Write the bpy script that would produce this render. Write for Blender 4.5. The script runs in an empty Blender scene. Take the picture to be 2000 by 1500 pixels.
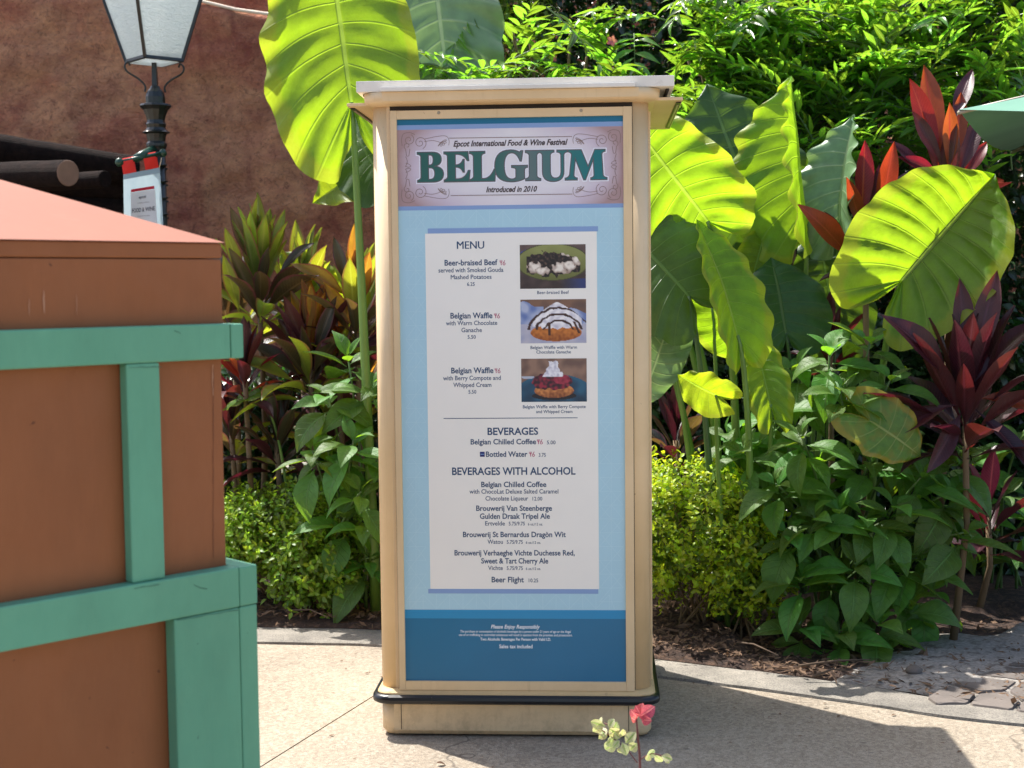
import bpy, bmesh, math, random
import numpy as np
from mathutils import Vector, Matrix, Quaternion, noise
random.seed(7)
R = random.Random(11)
scene = bpy.context.scene
C = scene.collection
V = Vector
RES = (2000.0, 1500.0)
FPX = 2774.0
CAM_H = 1.5
PITCH = math.atan(190 / FPX)
ROLL = 0.011
# ---------------------------------------------------------------- camera
cam_d = bpy.data.cameras.new('camera')
cam = bpy.data.objects.new('camera', cam_d)
C.objects.link(cam)
fwd = V((0, math.cos(PITCH), -math.sin(PITCH)))
up0 = V((0, math.sin(PITCH), math.cos(PITCH)))
rt0 = V((1, 0, 0))
rt = rt0 * math.cos(ROLL) - up0 * math.sin(ROLL)
up = up0 * math.cos(ROLL) + rt0 * math.sin(ROLL)
mw = Matrix.Identity(4)
for i in range(3):
    mw[i][0] = rt[i]; mw[i][1] = up[i]; mw[i][2] = -fwd[i]
mw[2][3] = CAM_H
cam.matrix_world = mw
cam_d.sensor_width = 36
cam_d.lens = FPX / RES[0] * 36
cam_d.clip_end = 500
cam_d.clip_start = 0.05
cam_d.dof.use_dof = True
cam_d.dof.focus_distance = 4.9
cam_d.dof.aperture_fstop = 5.6
scene.camera = cam
# ---------------------------------------------------------------- light
SUN_EL = math.radians(61)
sh = V((0.71, -0.70)).normalized()            # horizontal travel of the light
w = bpy.data.worlds.new('World'); scene.world = w; w.use_nodes = True
nt = w.node_tree
sky = nt.nodes.new('ShaderNodeTexSky'); sky.sky_type = 'NISHITA'
sky.sun_disc = False
sky.sun_elevation = SUN_EL
sky.sun_rotation = math.atan2(-sh.x, -sh.y) % (2 * math.pi)
sky.air_density = 1.0; sky.dust_density = 3.0; sky.ozone_density = 1.0
nt.links.new(sky.outputs[0], nt.nodes['Background'].inputs[0])
nt.nodes['Background'].inputs[1].default_value = 0.125
sd = bpy.data.lights.new('sun', 'SUN'); sd.energy = 4.0; sd.angle = math.radians(0.5); sd.color = (1, 0.96, 0.9)
sun = bpy.data.objects.new('sun', sd); C.objects.link(sun)
tv = V((sh.x * math.cos(SUN_EL), sh.y * math.cos(SUN_EL), -math.sin(SUN_EL)))
sun.rotation_euler = tv.to_track_quat('-Z', 'Y').to_euler()
sun.location = (-4, 6, 8)
scene.view_settings.view_transform = 'Standard'
scene.view_settings.look = 'None'
scene.view_settings.exposure = 1.26
scene.view_settings.gamma = 1.0
try:
    scene.view_settings.use_curve_mapping = False
    scene.cycles.max_bounces = 8
    scene.cycles.transmission_bounces = 6
    scene.cycles.diffuse_bounces = 4
except Exception:
    pass

# ---------------------------------------------------------------- pixel helpers (used to read real positions off the photograph)
def ray(px, py):
    return fwd + rt * ((px - 1000) / FPX) - up * ((py - 750) / FPX)
def P(px, py, Y):
    r = ray(px, py); t = Y / r.y
    return V((r.x * t, Y, CAM_H + r.z * t))
def G(px, py, z=0.0):
    r = ray(px, py); t = (z - CAM_H) / r.z
    return V((r.x * t, r.y * t, z))
def on_plane(px, py, o, n):
    r = ray(px, py); c = V((0, 0, CAM_H)); t = (o - c).dot(n) / r.dot(n)
    return c + r * t

# ---------------------------------------------------------------- object helpers
def tag(o, label=None, cat=None, group=None, kind=None):
    if label: o['label'] = label
    if cat: o['category'] = cat
    if group: o['group'] = group
    if kind: o['kind'] = kind
    return o
def thing(name, label, cat, loc=(0, 0, 0), rz=0, group=None):
    o = bpy.data.objects.new(name, None); C.objects.link(o)
    o.location = loc; o.rotation_euler = (0, 0, rz); o.empty_display_size = 0.1
    return tag(o, label, cat, group)
def put(o, parent):
    """parent o (given in world space) under an unrotated root"""
    if parent is not None:
        o.parent = parent
        base = parent
        l = V(base.location)
        if base.parent is not None: l = l + V(base.parent.location)
        o.matrix_parent_inverse = Matrix.Translation(-l)
    return o
def mesh(name, verts, faces, mat=None, smooth=False, uvs=None):
    m = bpy.data.meshes.new(name)
    m.from_pydata([tuple(v) for v in verts], [], faces)
    if uvs is not None:
        ul = m.uv_layers.new(name='UVMap')
        for p in m.polygons:
            for li in p.loop_indices:
                ul.data[li].uv = uvs[m.loops[li].vertex_index]
    if smooth:
        m.polygons.foreach_set('use_smooth', [True] * len(m.polygons))
    if mat: m.materials.append(mat)
    m.update()
    return m
def obj(name, me, parent=None, local=True):
    o = bpy.data.objects.new(name, me); C.objects.link(o)
    if parent is not None:
        if local: o.parent = parent
        else: put(o, parent)
    return o
def box_vf(x0, x1, y0, y1, z0, z1):
    v = [(x0, y0, z0), (x1, y0, z0), (x1, y1, z0), (x0, y1, z0), (x0, y0, z1), (x1, y0, z1), (x1, y1, z1), (x0, y1, z1)]
    f = [(0, 3, 2, 1), (4, 5, 6, 7), (0, 1, 5, 4), (1, 2, 6, 5), (2, 3, 7, 6), (3, 0, 4, 7)]
    return v, f
def bevel(me, wdt, seg=2, ang=35):
    bm = bmesh.new(); bm.from_mesh(me)
    ed = [e for e in bm.edges if len(e.link_faces) == 2 and e.calc_face_angle(0) > math.radians(ang)]
    bmesh.ops.bevel(bm, geom=ed, offset=wdt, segments=seg, affect='EDGES', profile=0.6, clamp_overlap=True)
    bm.to_mesh(me); bm.free(); me.update()
def box(name, x0, x1, y0, y1, z0, z1, mat, parent=None, bev=0.0, local=True):
    v, f = box_vf(x0, x1, y0, y1, z0, z1)
    m = mesh(name, v, f, mat)
    if bev: bevel(m, bev)
    return obj(name, m, parent, local)
class Soup:
    def __init__(s): s.v = []; s.f = []; s.uv = []; s.n = 0
    def add(s, verts, faces, uvs=None, M=None):
        a = np.array([tuple(v) for v in verts], dtype=float)
        if M is not None:
            Mn = np.array(M); a = a @ Mn[:3, :3].T + Mn[:3, 3]
        s.v.append(a); s.f.extend([tuple(i + s.n for i in f) for f in faces])
        s.uv.extend(uvs if uvs is not None else [(0.5, 0.5)] * len(a)); s.n += len(a)
    def build(s, name, mat, parent=None, smooth=False, local=True):
        if not s.v: return None
        return obj(name, mesh(name, np.vstack(s.v).tolist(), s.f, mat, smooth, s.uv), parent, local)
def tube_vf(pts, rads, n=8, caps=True):
    pts = [V(p) for p in pts]; vs = []; fs = []
    prev = None
    for i, p in enumerate(pts):
        d = (pts[min(i + 1, len(pts) - 1)] - pts[max(i - 1, 0)]).normalized()
        if prev is None:
            a = d.orthogonal().normalized()
        else:
            a = (prev - d * prev.dot(d)); a = a.normalized() if a.length > 1e-6 else d.orthogonal().normalized()
        prev = a; b = d.cross(a)
        r = rads[i] if hasattr(rads, '__len__') else rads
        for k in range(n):
            t = 2 * math.pi * k / n
            vs.append(p + (a * math.cos(t) + b * math.sin(t)) * r)
    for i in range(len(pts) - 1):
        for k in range(n):
            fs.append((i * n + k, i * n + (k + 1) % n, (i + 1) * n + (k + 1) % n, (i + 1) * n + k))
    if caps:
        fs.append(tuple(range(n - 1, -1, -1))); fs.append(tuple((len(pts) - 1) * n + k for k in range(n)))
    return vs, fs
def tube(name, pts, rads, mat, parent=None, n=8, local=True):
    v, f = tube_vf(pts, rads, n)
    return obj(name, mesh(name, v, f, mat, True), parent, local)
def lathe_vf(prof, n=16, cx=0, cy=0):
    vs = []; fs = []
    for r, z in prof:
        for k in range(n):
            t = 2 * math.pi * k / n
            vs.append((cx + r * math.cos(t), cy + r * math.sin(t), z))
    for i in range(len(prof) - 1):
        for k in range(n):
            fs.append((i * n + k, i * n + (k + 1) % n, (i + 1) * n + (k + 1) % n, (i + 1) * n + k))
    fs.append(tuple(range(n - 1, -1, -1))); fs.append(tuple((len(prof) - 1) * n + k for k in range(n)))
    return vs, fs
def crom(pts, n=8):
    """Catmull-Rom through points"""
    pts = [V(p) for p in pts]; out = []
    q = [pts[0] * 2 - pts[1]] + pts + [pts[-1] * 2 - pts[-2]]
    for i in range(1, len(q) - 2):
        for k in range(n):
            t = k / n
            out.append(0.5 * ((2 * q[i]) + (q[i + 1] - q[i - 1]) * t + (2 * q[i - 1] - 5 * q[i] + 4 * q[i + 1] - q[i + 2]) * t * t + (3 * q[i] - q[i - 1] - 3 * q[i + 1] + q[i + 2]) * t ** 3))
    out.append(pts[-1]); return out

# ---------------------------------------------------------------- materials
def lin(r, g, b, k=1.0):
    f = lambda c: ((c / 255 + 0.055) / 1.055) ** 2.4 if c > 10 else c / 255 / 12.92
    return (f(r) * k, f(g) * k, f(b) * k, 1)
class NT:
    def __init__(s, name):
        s.m = bpy.data.materials.new(name); s.m.use_nodes = True
        s.t = s.m.node_tree; s.b = s.t.nodes['Principled BSDF']; s.o = s.t.nodes['Material Output']
    def n(s, typ, **kw):
        x = s.t.nodes.new('ShaderNode' + typ)
        for k, v in kw.items():
            if k.startswith('i_'):
                key = k[2:]; x.inputs[int(key) if key.isdigit() else key.replace('_', ' ')].default_value = v
            else: setattr(x, k, v)
        return x
    def l(s, a, b): s.t.links.new(a, b)
    def math(s, op, a, b=None, c=None, clamp=False):
        x = s.n('Math', operation=op, use_clamp=clamp)
        for i, q in enumerate((a, b, c)):
            if q is None: continue
            if isinstance(q, (int, float)): x.inputs[i].default_value = q
            else: s.l(q, x.inputs[i])
        return x.outputs[0]
    def mix(s, fac, a, b, mode='MIX'):
        x = s.n('MixRGB', blend_type=mode)
        for i, q in enumerate((fac, a, b)):
            if isinstance(q, (int, float)): x.inputs[i].default_value = q
            elif isinstance(q, tuple): x.inputs[i].default_value = q
            else: s.l(q, x.inputs[i])
        return x.outputs[0]
    def ramp(s, fac, stops):
        x = s.n('ValToRGB'); e = x.color_ramp.elements
        while len(e) < len(stops): e.new(0.5)
        for i, (p, c) in enumerate(stops):
            e[i].position = p; e[i].color = c if isinstance(c, tuple) else (c, c, c, 1)
        s.l(fac, x.inputs[0]); return x.outputs[0]
    def noise(s, scale, detail=4, rough=0.55, vec=None, dist=0.0):
        x = s.n('TexNoise'); x.inputs['Scale'].default_value = scale; x.inputs['Detail'].default_value = detail
        x.inputs['Roughness'].default_value = rough; x.inputs['Distortion'].default_value = dist
        if vec is not None: s.l(vec, x.inputs['Vector'])
        return x.outputs[0]
    def coord(s, which='Object', scale=None):
        o = s.n('TexCoord').outputs[which]
        if scale:
            m = s.n('Mapping'); m.inputs['Scale'].default_value = scale; s.l(o, m.inputs[0]); o = m.outputs[0]
        return o
    def bump(s, h, strength=0.3, dist=0.01):
        x = s.n('Bump'); x.inputs['Strength'].default_value = strength; x.inputs['Distance'].default_value = dist
        s.l(h, x.inputs['Height']); s.l(x.outputs[0], s.b.inputs['Normal']); return x.outputs[0]
def paint(name, col, rough=0.5, spot=0.12, bscale=60, bstr=0.08, dirt=None, metallic=0.0, spec=0.5):
    s = NT(name); c = s.coord()
    n1 = s.noise(3.0, 5, 0.6, c)
    dark = tuple(x * (1 - spot * 2) for x in col[:3]) + (1,)
    lite = tuple(min(1, x * (1 + spot)) for x in col[:3]) + (1,)
    cc = s.ramp(n1, [(0.3, dark), (0.62, lite)])
    if dirt:
        d = s.ramp(s.noise(14, 6, 0.7, c), [(0.60, 0.0), (0.78, 1.0)])
        cc = s.mix(s.math('MULTIPLY', d, dirt[1]), cc, dirt[0])
    s.l(cc, s.b.inputs['Base Color'])
    s.b.inputs['Roughness'].default_value = rough
    s.b.inputs['Metallic'].default_value = metallic
    s.b.inputs['Specular IOR Level'].default_value = spec
    s.bump(s.noise(bscale, 4, 0.6, c), bstr, 0.004)
    return s.m
def flat(name, col, rough=0.45, spec=0.4, var=0.05):
    s = NT(name)
    n1 = s.noise(8.0, 3, 0.5, s.coord())
    cc = s.ramp(n1, [(0.3, tuple(x * (1 - var) for x in col[:3]) + (1,)), (0.7, tuple(min(1, x * (1 + var)) for x in col[:3]) + (1,))])
    s.l(cc, s.b.inputs['Base Color']); s.b.inputs['Roughness'].default_value = rough
    s.b.inputs['Specular IOR Level'].default_value = spec
    return s.m
def leaf_mat(name, front, trans, vein, N=0, slant=0.0, midw=0.03, latw=0.10, tw=0.45, rough=0.38, edge=None, var=0.35, bump=0.3, patch=None, spec=0.5, net=0.0):
    """N lateral veins per side; front = reflected colour, trans = colour of the light that comes through"""
    s = NT(name); uv = s.n('TexCoord').outputs['UV']; sp = s.n('SeparateXYZ'); s.l(uv, sp.inputs[0])
    u, v = sp.outputs[0], sp.outputs[1]
    a = s.math('MULTIPLY', s.math('ABSOLUTE', s.math('SUBTRACT', u, 0.5)), 2.0)     # 0 midrib .. 1 edge
    mr = s.n('MapRange', interpolation_type='SMOOTHSTEP'); s.l(a, mr.inputs[0]); mr.inputs[1].default_value = midw; mr.inputs[2].default_value = midw * 2.2
    mr.inputs[3].default_value = 1; mr.inputs[4].default_value = 0
    mask = mr.outputs[0]; lat = None
    if N:
        ph = s.math('FRACT', s.math('SUBTRACT', s.math('MULTIPLY', v, float(N)), s.math('MULTIPLY', a, slant)))
        tri = s.math('ABSOLUTE', s.math('SUBTRACT', ph, 0.5))       # 0.5 at vein
        m2 = s.n('MapRange', interpolation_type='SMOOTHSTEP'); s.l(tri, m2.inputs[0]); m2.inputs[1].default_value = 0.5 - latw; m2.inputs[2].default_value = 0.5 - latw * 0.25
        lat = m2.outputs[0]
        lat = s.math('MULTIPLY', lat, s.math('SUBTRACT', 1.05, s.math('MULTIPLY', a, 0.8)))
        mask = s.math('MAXIMUM', mask, s.math('MULTIPLY', lat, 0.75))
    mask0 = mask
    if net:
        vo = s.n('TexVoronoi', feature='DISTANCE_TO_EDGE'); vo.inputs['Scale'].default_value = 1.0
        mp = s.n('Mapping'); mp.inputs['Scale'].default_value = (44, N * 5.5, 1); s.l(uv, mp.inputs[0]); s.l(mp.outputs[0], vo.inputs[0])
        rt_ = s.ramp(vo.outputs['Distance'], [(0.0, 1.0), (0.12, 0.0)])
        mask = s.math('MAXIMUM', mask, s.math('MULTIPLY', rt_, net))
        spn = s.ramp(s.noise(46, 3, 0.6, uv), [(0.735, 0.0), (0.75, 1.0)])
    rnd = s.math('ADD', s.n('ObjectInfo').outputs['Random'], s.n('NewGeometry').outputs['Random Per Island'])
    rnd = s.math('FRACT', rnd)
    val = s.math('ADD', s.math('MULTIPLY', s.math('SUBTRACT', rnd, 0.5), var * 2), 1.0)
    nz = s.noise(9.0, 4, 0.6, s.coord('Object'))
    def tint(col, vc):
        h = s.n('HueSaturation'); h.inputs['Color'].default_value = col
        s.l(s.math('ADD', s.math('MULTIPLY', s.math('SUBTRACT', rnd, 0.5), 0.05), 0.5), h.inputs['Hue'])
        s.l(s.math('MULTIPLY', val, s.math('ADD', s.math('MULTIPLY', nz, 0.7), 0.65)), h.inputs['Value'])
        c = h.outputs[0]
        if edge:
            e = s.ramp(s.math('ADD', a, s.math('MULTIPLY', nz, 0.3)), [(0.93, 0.0), (1.12, 1.0)])
            c = s.mix(s.math('MULTIPLY', e, 0.7), c, edge)
        if patch:
            pm = s.ramp(s.noise(patch[1], 3, 0.5, s.coord('Object')), [(0.48, 0.0), (0.6, 1.0)])
            c = s.mix(s.math('MULTIPLY', pm, patch[2]), c, patch[0])
        c = s.mix(mask, c, vc)
        if net: c = s.mix(spn, c, (0.12, 0.07, 0.02, 1))
        return c
    fc = tint(front, vein); tc = tint(trans, tuple(min(1, x * 0.9 + y * 0.5) for x, y in zip(trans[:3], vein[:3])) + (1,))
    s.l(fc, s.b.inputs['Base Color']); s.b.inputs['Roughness'].default_value = rough
    s.b.inputs['Specular IOR Level'].default_value = spec
    h = s.math('ADD', s.math('MULTIPLY', mask0, 0.7), s.math('MULTIPLY', s.noise(30, 3, 0.6, uv), 0.25))
    bn = s.bump(h, bump, 0.006)
    t = s.n('BsdfTranslucent'); s.l(tc, t.inputs[0]); s.l(bn, t.inputs[1])
    mx = s.n('MixShader'); mx.inputs[0].default_value = tw
    s.l(s.b.outputs[0], mx.inputs[1]); s.l(t.outputs[0], mx.inputs[2]); s.l(mx.outputs[0], s.o.inputs[0])
    return s.m
M = {}
M['beige'] = paint('beige_paint', lin(222, 194, 152), 0.42, 0.04, 90, 0.05, (lin(150, 120, 80), 0.25))
M['beige_dirty'] = paint('beige_dirty', lin(200, 170, 120), 0.6, 0.12, 60, 0.2, (lin(70, 50, 30), 0.8))
s = NT('weathered_beige'); c = s.coord()
bc_ = s.ramp(s.noise(3.0, 5, 0.6, c), [(0.3, lin(212, 184, 140)), (0.65, lin(226, 198, 156))])
runs = s.ramp(s.noise(4, 6, 0.7, s.coord('Object', (9, 9, 0.5))), [(0.56, 0.0), (0.75, 0.35)])
bc_ = s.mix(runs, bc_, lin(176, 146, 104))
chips = s.ramp(s.noise(34, 5, 0.75, c), [(0.70, 0.0), (0.73, 0.8)])
bc_ = s.mix(chips, bc_, lin(120, 98, 72))
low = s.n('SeparateXYZ'); s.l(c, low.inputs[0]); lowm = s.math('MULTIPLY', s.ramp(low.outputs[2], [(0.0, 1.0), (0.2, 0.0)]), s.ramp(s.noise(16, 6, 0.75, c), [(0.45, 0.0), (0.65, 0.45)]))
bc_ = s.mix(lowm, bc_, lin(136, 112, 82))
s.l(bc_, s.b.inputs['Base Color']); s.b.inputs['Roughness'].default_value = 0.45; s.bump(s.noise(70, 4, 0.6, c), 0.08, 0.004); M['beige'] = s.m
M['lid'] = paint('lid_white', lin(228, 222, 210), 0.5, 0.08, 50, 0.1, (lin(150, 140, 125), 0.5))
M['rubber'] = paint('black_rubber', (0.008, 0.009, 0.012, 1), 0.32, 0.2, 80, 0.05)
M['shadowgap'] = flat('dark_gap', (0.03, 0.022, 0.016, 1), 0.8)
M['steel'] = flat('screw_steel', (0.35, 0.3, 0.22, 1), 0.4)
M['slot'] = flat('slot_black', (0.02, 0.018, 0.015, 1), 0.4)
# ---------------------------------------------------------------- ground
s = NT('aggregate_concrete'); c = s.coord()
big = s.noise(1.3, 5, 0.6, c); vor = s.n('TexVoronoi'); vor.inputs['Scale'].default_value = 95; s.l(c, vor.inputs[0])
spk = s.ramp(vor.outputs['Color'], [(0.15, lin(118, 109, 98)), (0.5, lin(160, 150, 136)), (0.85, lin(190, 183, 172))])
cc = s.mix(0.42, s.ramp(big, [(0.3, lin(140, 131, 119)), (0.7, lin(176, 166, 152))]), spk)
fine = s.ramp(s.noise(240, 3, 0.7, c), [(0.38, lin(92, 78, 64)), (0.5, lin(235, 225, 205))])
cc = s.mix(0.62, cc, fine, 'MULTIPLY')
st = s.ramp(s.noise(4.5, 6, 0.7, c), [(0.60, 0.0), (0.72, 1.0)])
cc = s.mix(s.math('MULTIPLY', st, 0.3), cc, lin(96, 82, 66))
s.l(cc, s.b.inputs['Base Color']); s.b.inputs['Roughness'].default_value = 0.85
sp3 = s.n('TexVoronoi'); sp3.inputs['Scale'].default_value = 5.5; s.l(c, sp3.inputs[0])
cc = s.mix(s.ramp(sp3.outputs['Distance'], [(0.05, 0.6), (0.085, 0.0)]), cc, lin(88, 80, 72)); s.l(cc, s.b.inputs['Base Color'])
ck = s.n('TexVoronoi', feature='DISTANCE_TO_EDGE'); ck.inputs['Scale'].default_value = 0.45
cv = s.n('VectorMath', operation='ADD'); s.l(c, cv.inputs[0]); nn_ = s.n('TexNoise'); nn_.inputs['Scale'].default_value = 6; s.l(c, nn_.inputs['Vector']); sc_ = s.n('VectorMath', operation='SCALE'); sc_.inputs['Scale'].default_value = 0.25; s.l(nn_.outputs['Color'], sc_.inputs[0]); s.l(sc_.outputs[0], cv.inputs[1]); s.l(cv.outputs[0], ck.inputs[0])
cc = s.mix(s.ramp(ck.outputs['Distance'], [(0.0, 0.75), (0.0022, 0.0)]), cc, lin(70, 62, 54)); s.l(cc, s.b.inputs['Base Color'])
s.bump(s.noise(180, 4, 0.7, c), 0.45, 0.006); M['walk'] = s.m
s = NT('kerb_concrete'); c = s.coord()
cc = s.mix(0.6, s.ramp(s.noise(5, 6, 0.65, c), [(0.3, lin(112, 108, 102)), (0.7, lin(160, 154, 144))]), s.ramp(s.noise(150, 3, 0.7, c), [(0.35, lin(90, 88, 84)), (0.55, lin(240, 236, 228))]), 'MULTIPLY')
s.l(cc, s.b.inputs['Base Color']); s.b.inputs['Roughness'].default_value = 0.9
s.bump(s.noise(120, 5, 0.7, c), 0.5, 0.008); M['kerb'] = s.m
s = NT('mulch_soil'); c = s.coord()
cc = s.ramp(s.noise(26, 8, 0.75, c, 0.6), [(0.30, lin(36, 26, 22)), (0.5, lin(66, 48, 38)), (0.66, lin(110, 84, 66))])
s.l(cc, s.b.inputs['Base Color']); s.b.inputs['Roughness'].default_value = 0.95
s.bump(s.noise(40, 7, 0.75, c), 0.9, 0.03); M['soil'] = s.m
s = NT('pale_sand'); c = s.coord()
cc = s.mix(s.ramp(s.noise(16, 8, 0.75, c), [(0.52, 0.0), (0.62, 0.7)]), s.ramp(s.noise(60, 5, 0.6, c), [(0.3, lin(120, 114, 108)), (0.7, lin(164, 158, 150))]), lin(84, 72, 60))
s.l(cc, s.b.inputs['Base Color']); s.b.inputs['Roughness'].default_value = 0.95
s.bump(s.noise(50, 7, 0.7, c), 0.7, 0.015); M['sand'] = s.m

def sheet(name, pts, z, mat, kind='structure'):
    m = mesh(name, [(p[0], p[1], z) for p in pts], [tuple(range(len(pts)))], mat)
    return tag(obj(name, m), kind=kind)
sheet('ground', [(-60, -30), (60, -30), (60, 90), (-60, 90)], -0.03, M['walk'])
# walkway in slabs split by real joints
front = crom([(-6.5, 6.35, 0), (-3, 6.22, 0)] + [G(500, 1258), G(740, 1264), G(1010, 1290), G(1280, 1324), G(1500, 1352), G(1700, 1380), G(2000, 1420)] + [V((3.2, 4.2, 0)), V((5.0, 3.2, 0)), V((8, 0.5, 0))], 6)
back = crom([(-6.5, 6.60, 0), (-3, 6.47, 0)] + [G(500, 1228), G(740, 1234), G(1010, 1258), G(1280, 1291), G(1500, 1318), G(1700, 1346), G(2000, 1386)] + [V((3.32, 4.5, 0)), V((5.2, 3.45, 0)), V((8.2, 0.8, 0))], 6)
js, je = G(722, 1364), G(510, 1497)
jd = (je - js).normalized()
def walk_slab(name, side):
    bm = bmesh.new()
    vs = [bm.verts.new((p.x, p.y, 0)) for p in front] + [bm.verts.new((8, -6, 0)), bm.verts.new((-6.5, -6, 0))]
    bm.faces.new(vs)
    nrm = V((jd.y, -jd.x, 0)) * side
    bmesh.ops.bisect_plane(bm, geom=bm.verts[:] + bm.edges[:] + bm.faces[:], plane_co=js + nrm * 0.003, plane_no=nrm, clear_inner=True)
    ex = bmesh.ops.extrude_face_region(bm, geom=bm.faces[:])
    bmesh.ops.translate(bm, vec=(0, 0, -0.025), verts=[g for g in ex['geom'] if isinstance(g, bmesh.types.BMVert)])
    bmesh.ops.recalc_face_normals(bm, faces=bm.faces[:])
    m = bpy.data.meshes.new(name); bm.to_mesh(m); bm.free(); m.materials.append(M['walk'])
    return tag(obj(name, m), kind='structure')
walk_slab('pavement', 1); walk_slab('pavement', -1)
# kerb strip, rough edge
n = len(front); vs = []; fs = []
KH = 0.009
for i in range(n):
    a, b = front[i], back[i]
    for p, z in ((a, -0.02), (a + (b - a) * 0.03, KH), (a + (b - a) * 0.5, KH + 0.004), (b, KH), (b, -0.02)):
        j = noise.noise(V((p.x * 9, p.y * 9, z))) * 0.008
        vs.append((p.x, p.y + j, z))
for i in range(n - 1):
    for k in range(4): fs.append((i * 5 + k, (i + 1) * 5 + k, (i + 1) * 5 + k + 1, i * 5 + k + 1))
tag(obj('kerb', mesh('kerb', vs, fs, M['kerb'])), kind='structure')
# planting bed: gently uneven grid behind the kerb
def kerb_y(x):
    for i in range(n - 1):
        if back[i].x <= x <= back[i + 1].x:
            t = (x - back[i].x) / (back[i + 1].x - back[i].x); return back[i].y * (1 - t) + back[i + 1].y * t
    return 6.5 if x < 0 else 3.0
vs = []; fs = []; NX, NY = 150, 60
for j in range(NY + 1):
    for i in range(NX + 1):
        x = -6.4 + 14.0 * i / NX; y0 = kerb_y(x) - 0.01; y = y0 + (13.5 - y0) * (j / NY) ** 1.6
        z = 0.012 + 0.03 * min(1, j / 6) + noise.noise(V((x * 3, y * 3, 0))) * 0.02 * min(1, j / 4) + noise.noise(V((x * 14, y * 14, 0))) * 0.012 * min(1, j / 3)
        if x > 0.9 and y < 6.3: z = z * 0.2 - 0.008
        vs.append((x, y, z))
for j in range(NY):
    for i in range(NX):
        a = j * (NX + 1) + i; fs.append((a, a + 1, a + NX + 2, a + NX + 1))
tag(obj('soil', mesh('soil', vs, fs, M['soil'], True)), kind='structure')
def in_poly(x, y, poly):
    c_ = False; j = len(poly) - 1
    for i in range(len(poly)):
        if (poly[i].y > y) != (poly[j].y > y) and x < (poly[j].x - poly[i].x) * (y - poly[i].y) / (poly[j].y - poly[i].y) + poly[i].x: c_ = not c_
        j = i
    return c_
# pale sand patch on the right, over the soil
outline = [G(1610, 1336), G(1700, 1290), G(1790, 1262), G(1850, 1235), G(1930, 1240), G(2010, 1215), G(2200, 1210), G(2300, 1300), G(2300, 1440), G(2010, 1384), G(1850, 1364), G(1700, 1344)]
ol = crom(outline + [outline[0]], 5)[:-1]
ol = [p + V((noise.noise(p * 9) * 0.04, noise.noise(p * 9 + V((5, 5, 5))) * 0.05, 0)) for p in ol]
cen = sum(ol, V()) / len(ol); vs = [(cen.x, cen.y, 0.018)]; fs = []
for r_ in (0.35, 0.65, 0.85, 1.0):
    for p in ol:
        q = cen + (p - cen) * r_; vs.append((q.x, q.y, (0.016 if r_ < 0.7 else (0.013 if r_ < .9 else 0.001)) + noise.noise(q * 6) * 0.012 + noise.noise(q * 22) * 0.006))
L = len(ol)
for k in range(L): fs.append((0, 1 + k, 1 + (k + 1) % L))
for r_ in range(3):
    for k in range(L): fs.append((1 + r_ * L + k, 1 + (r_ + 1) * L + k, 1 + (r_ + 1) * L + (k + 1) % L, 1 + r_ * L + (k + 1) % L))
sand = tag(obj('sand', mesh('sand', vs, fs, M['sand'], True)), kind='structure')
# dark flat stones set in the sand at the right edge
M['stone'] = paint('dark_stone', lin(100, 92, 86), 0.9, 0.2, 90, 0.5, (lin(150, 140, 128), 0.5))
paving = tag(bpy.data.objects.new('stone_path', None), kind='structure'); C.objects.link(paving)
stones = [[(1812, 1362), (1850, 1340), (1905, 1352), (1888, 1372), (1830, 1374)], [(1862, 1335), (1905, 1322), (1985, 1330), (1960, 1347), (1912, 1349)],
          [(1915, 1318), (1960, 1304), (2030, 1306), (2040, 1324), (1990, 1327)], [(1895, 1374), (1915, 1354), (1965, 1351), (1990, 1368), (1975, 1384)],
          [(1972, 1349), (1998, 1332), (2050, 1330), (2070, 1352), (2000, 1366)], [(1985, 1386), (2000, 1370), (2075, 1358), (2110, 1384), (2080, 1398)],
          [(1965, 1300), (2000, 1286), (2060, 1284), (2080, 1303)], [(2045, 1326), (2050, 1308), (2120, 1300), (2140, 1326), (2080, 1334)]]
for st_ in stones:
    ps = [G(a, b, 0.018) for a, b in st_]; cn = sum(ps, V()) / len(ps)
    ring = []
    for k in range(len(ps)):
        a, b = ps[k], ps[(k + 1) % len(ps)]
        for tt in (0.08, 0.36, 0.64, 0.92):
            p = a.lerp(b, tt); ring.append(cn + (p - cn) * (1.04 + noise.noise(p * 16) * 0.07))
    kn = len(ring)
    vs = [(p.x, p.y, 0.01) for p in ring] + [((cn + (p - cn) * 0.97).x, (cn + (p - cn) * 0.97).y, 0.019 + R.uniform(-.002, .002)) for p in ring]
    fs = [(k, (k + 1) % kn, kn + (k + 1) % kn, kn + k) for k in range(kn)] + [tuple(range(kn, 2 * kn))]
    obj('stone', mesh('stone', vs, fs, M['stone']), paving)
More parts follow.
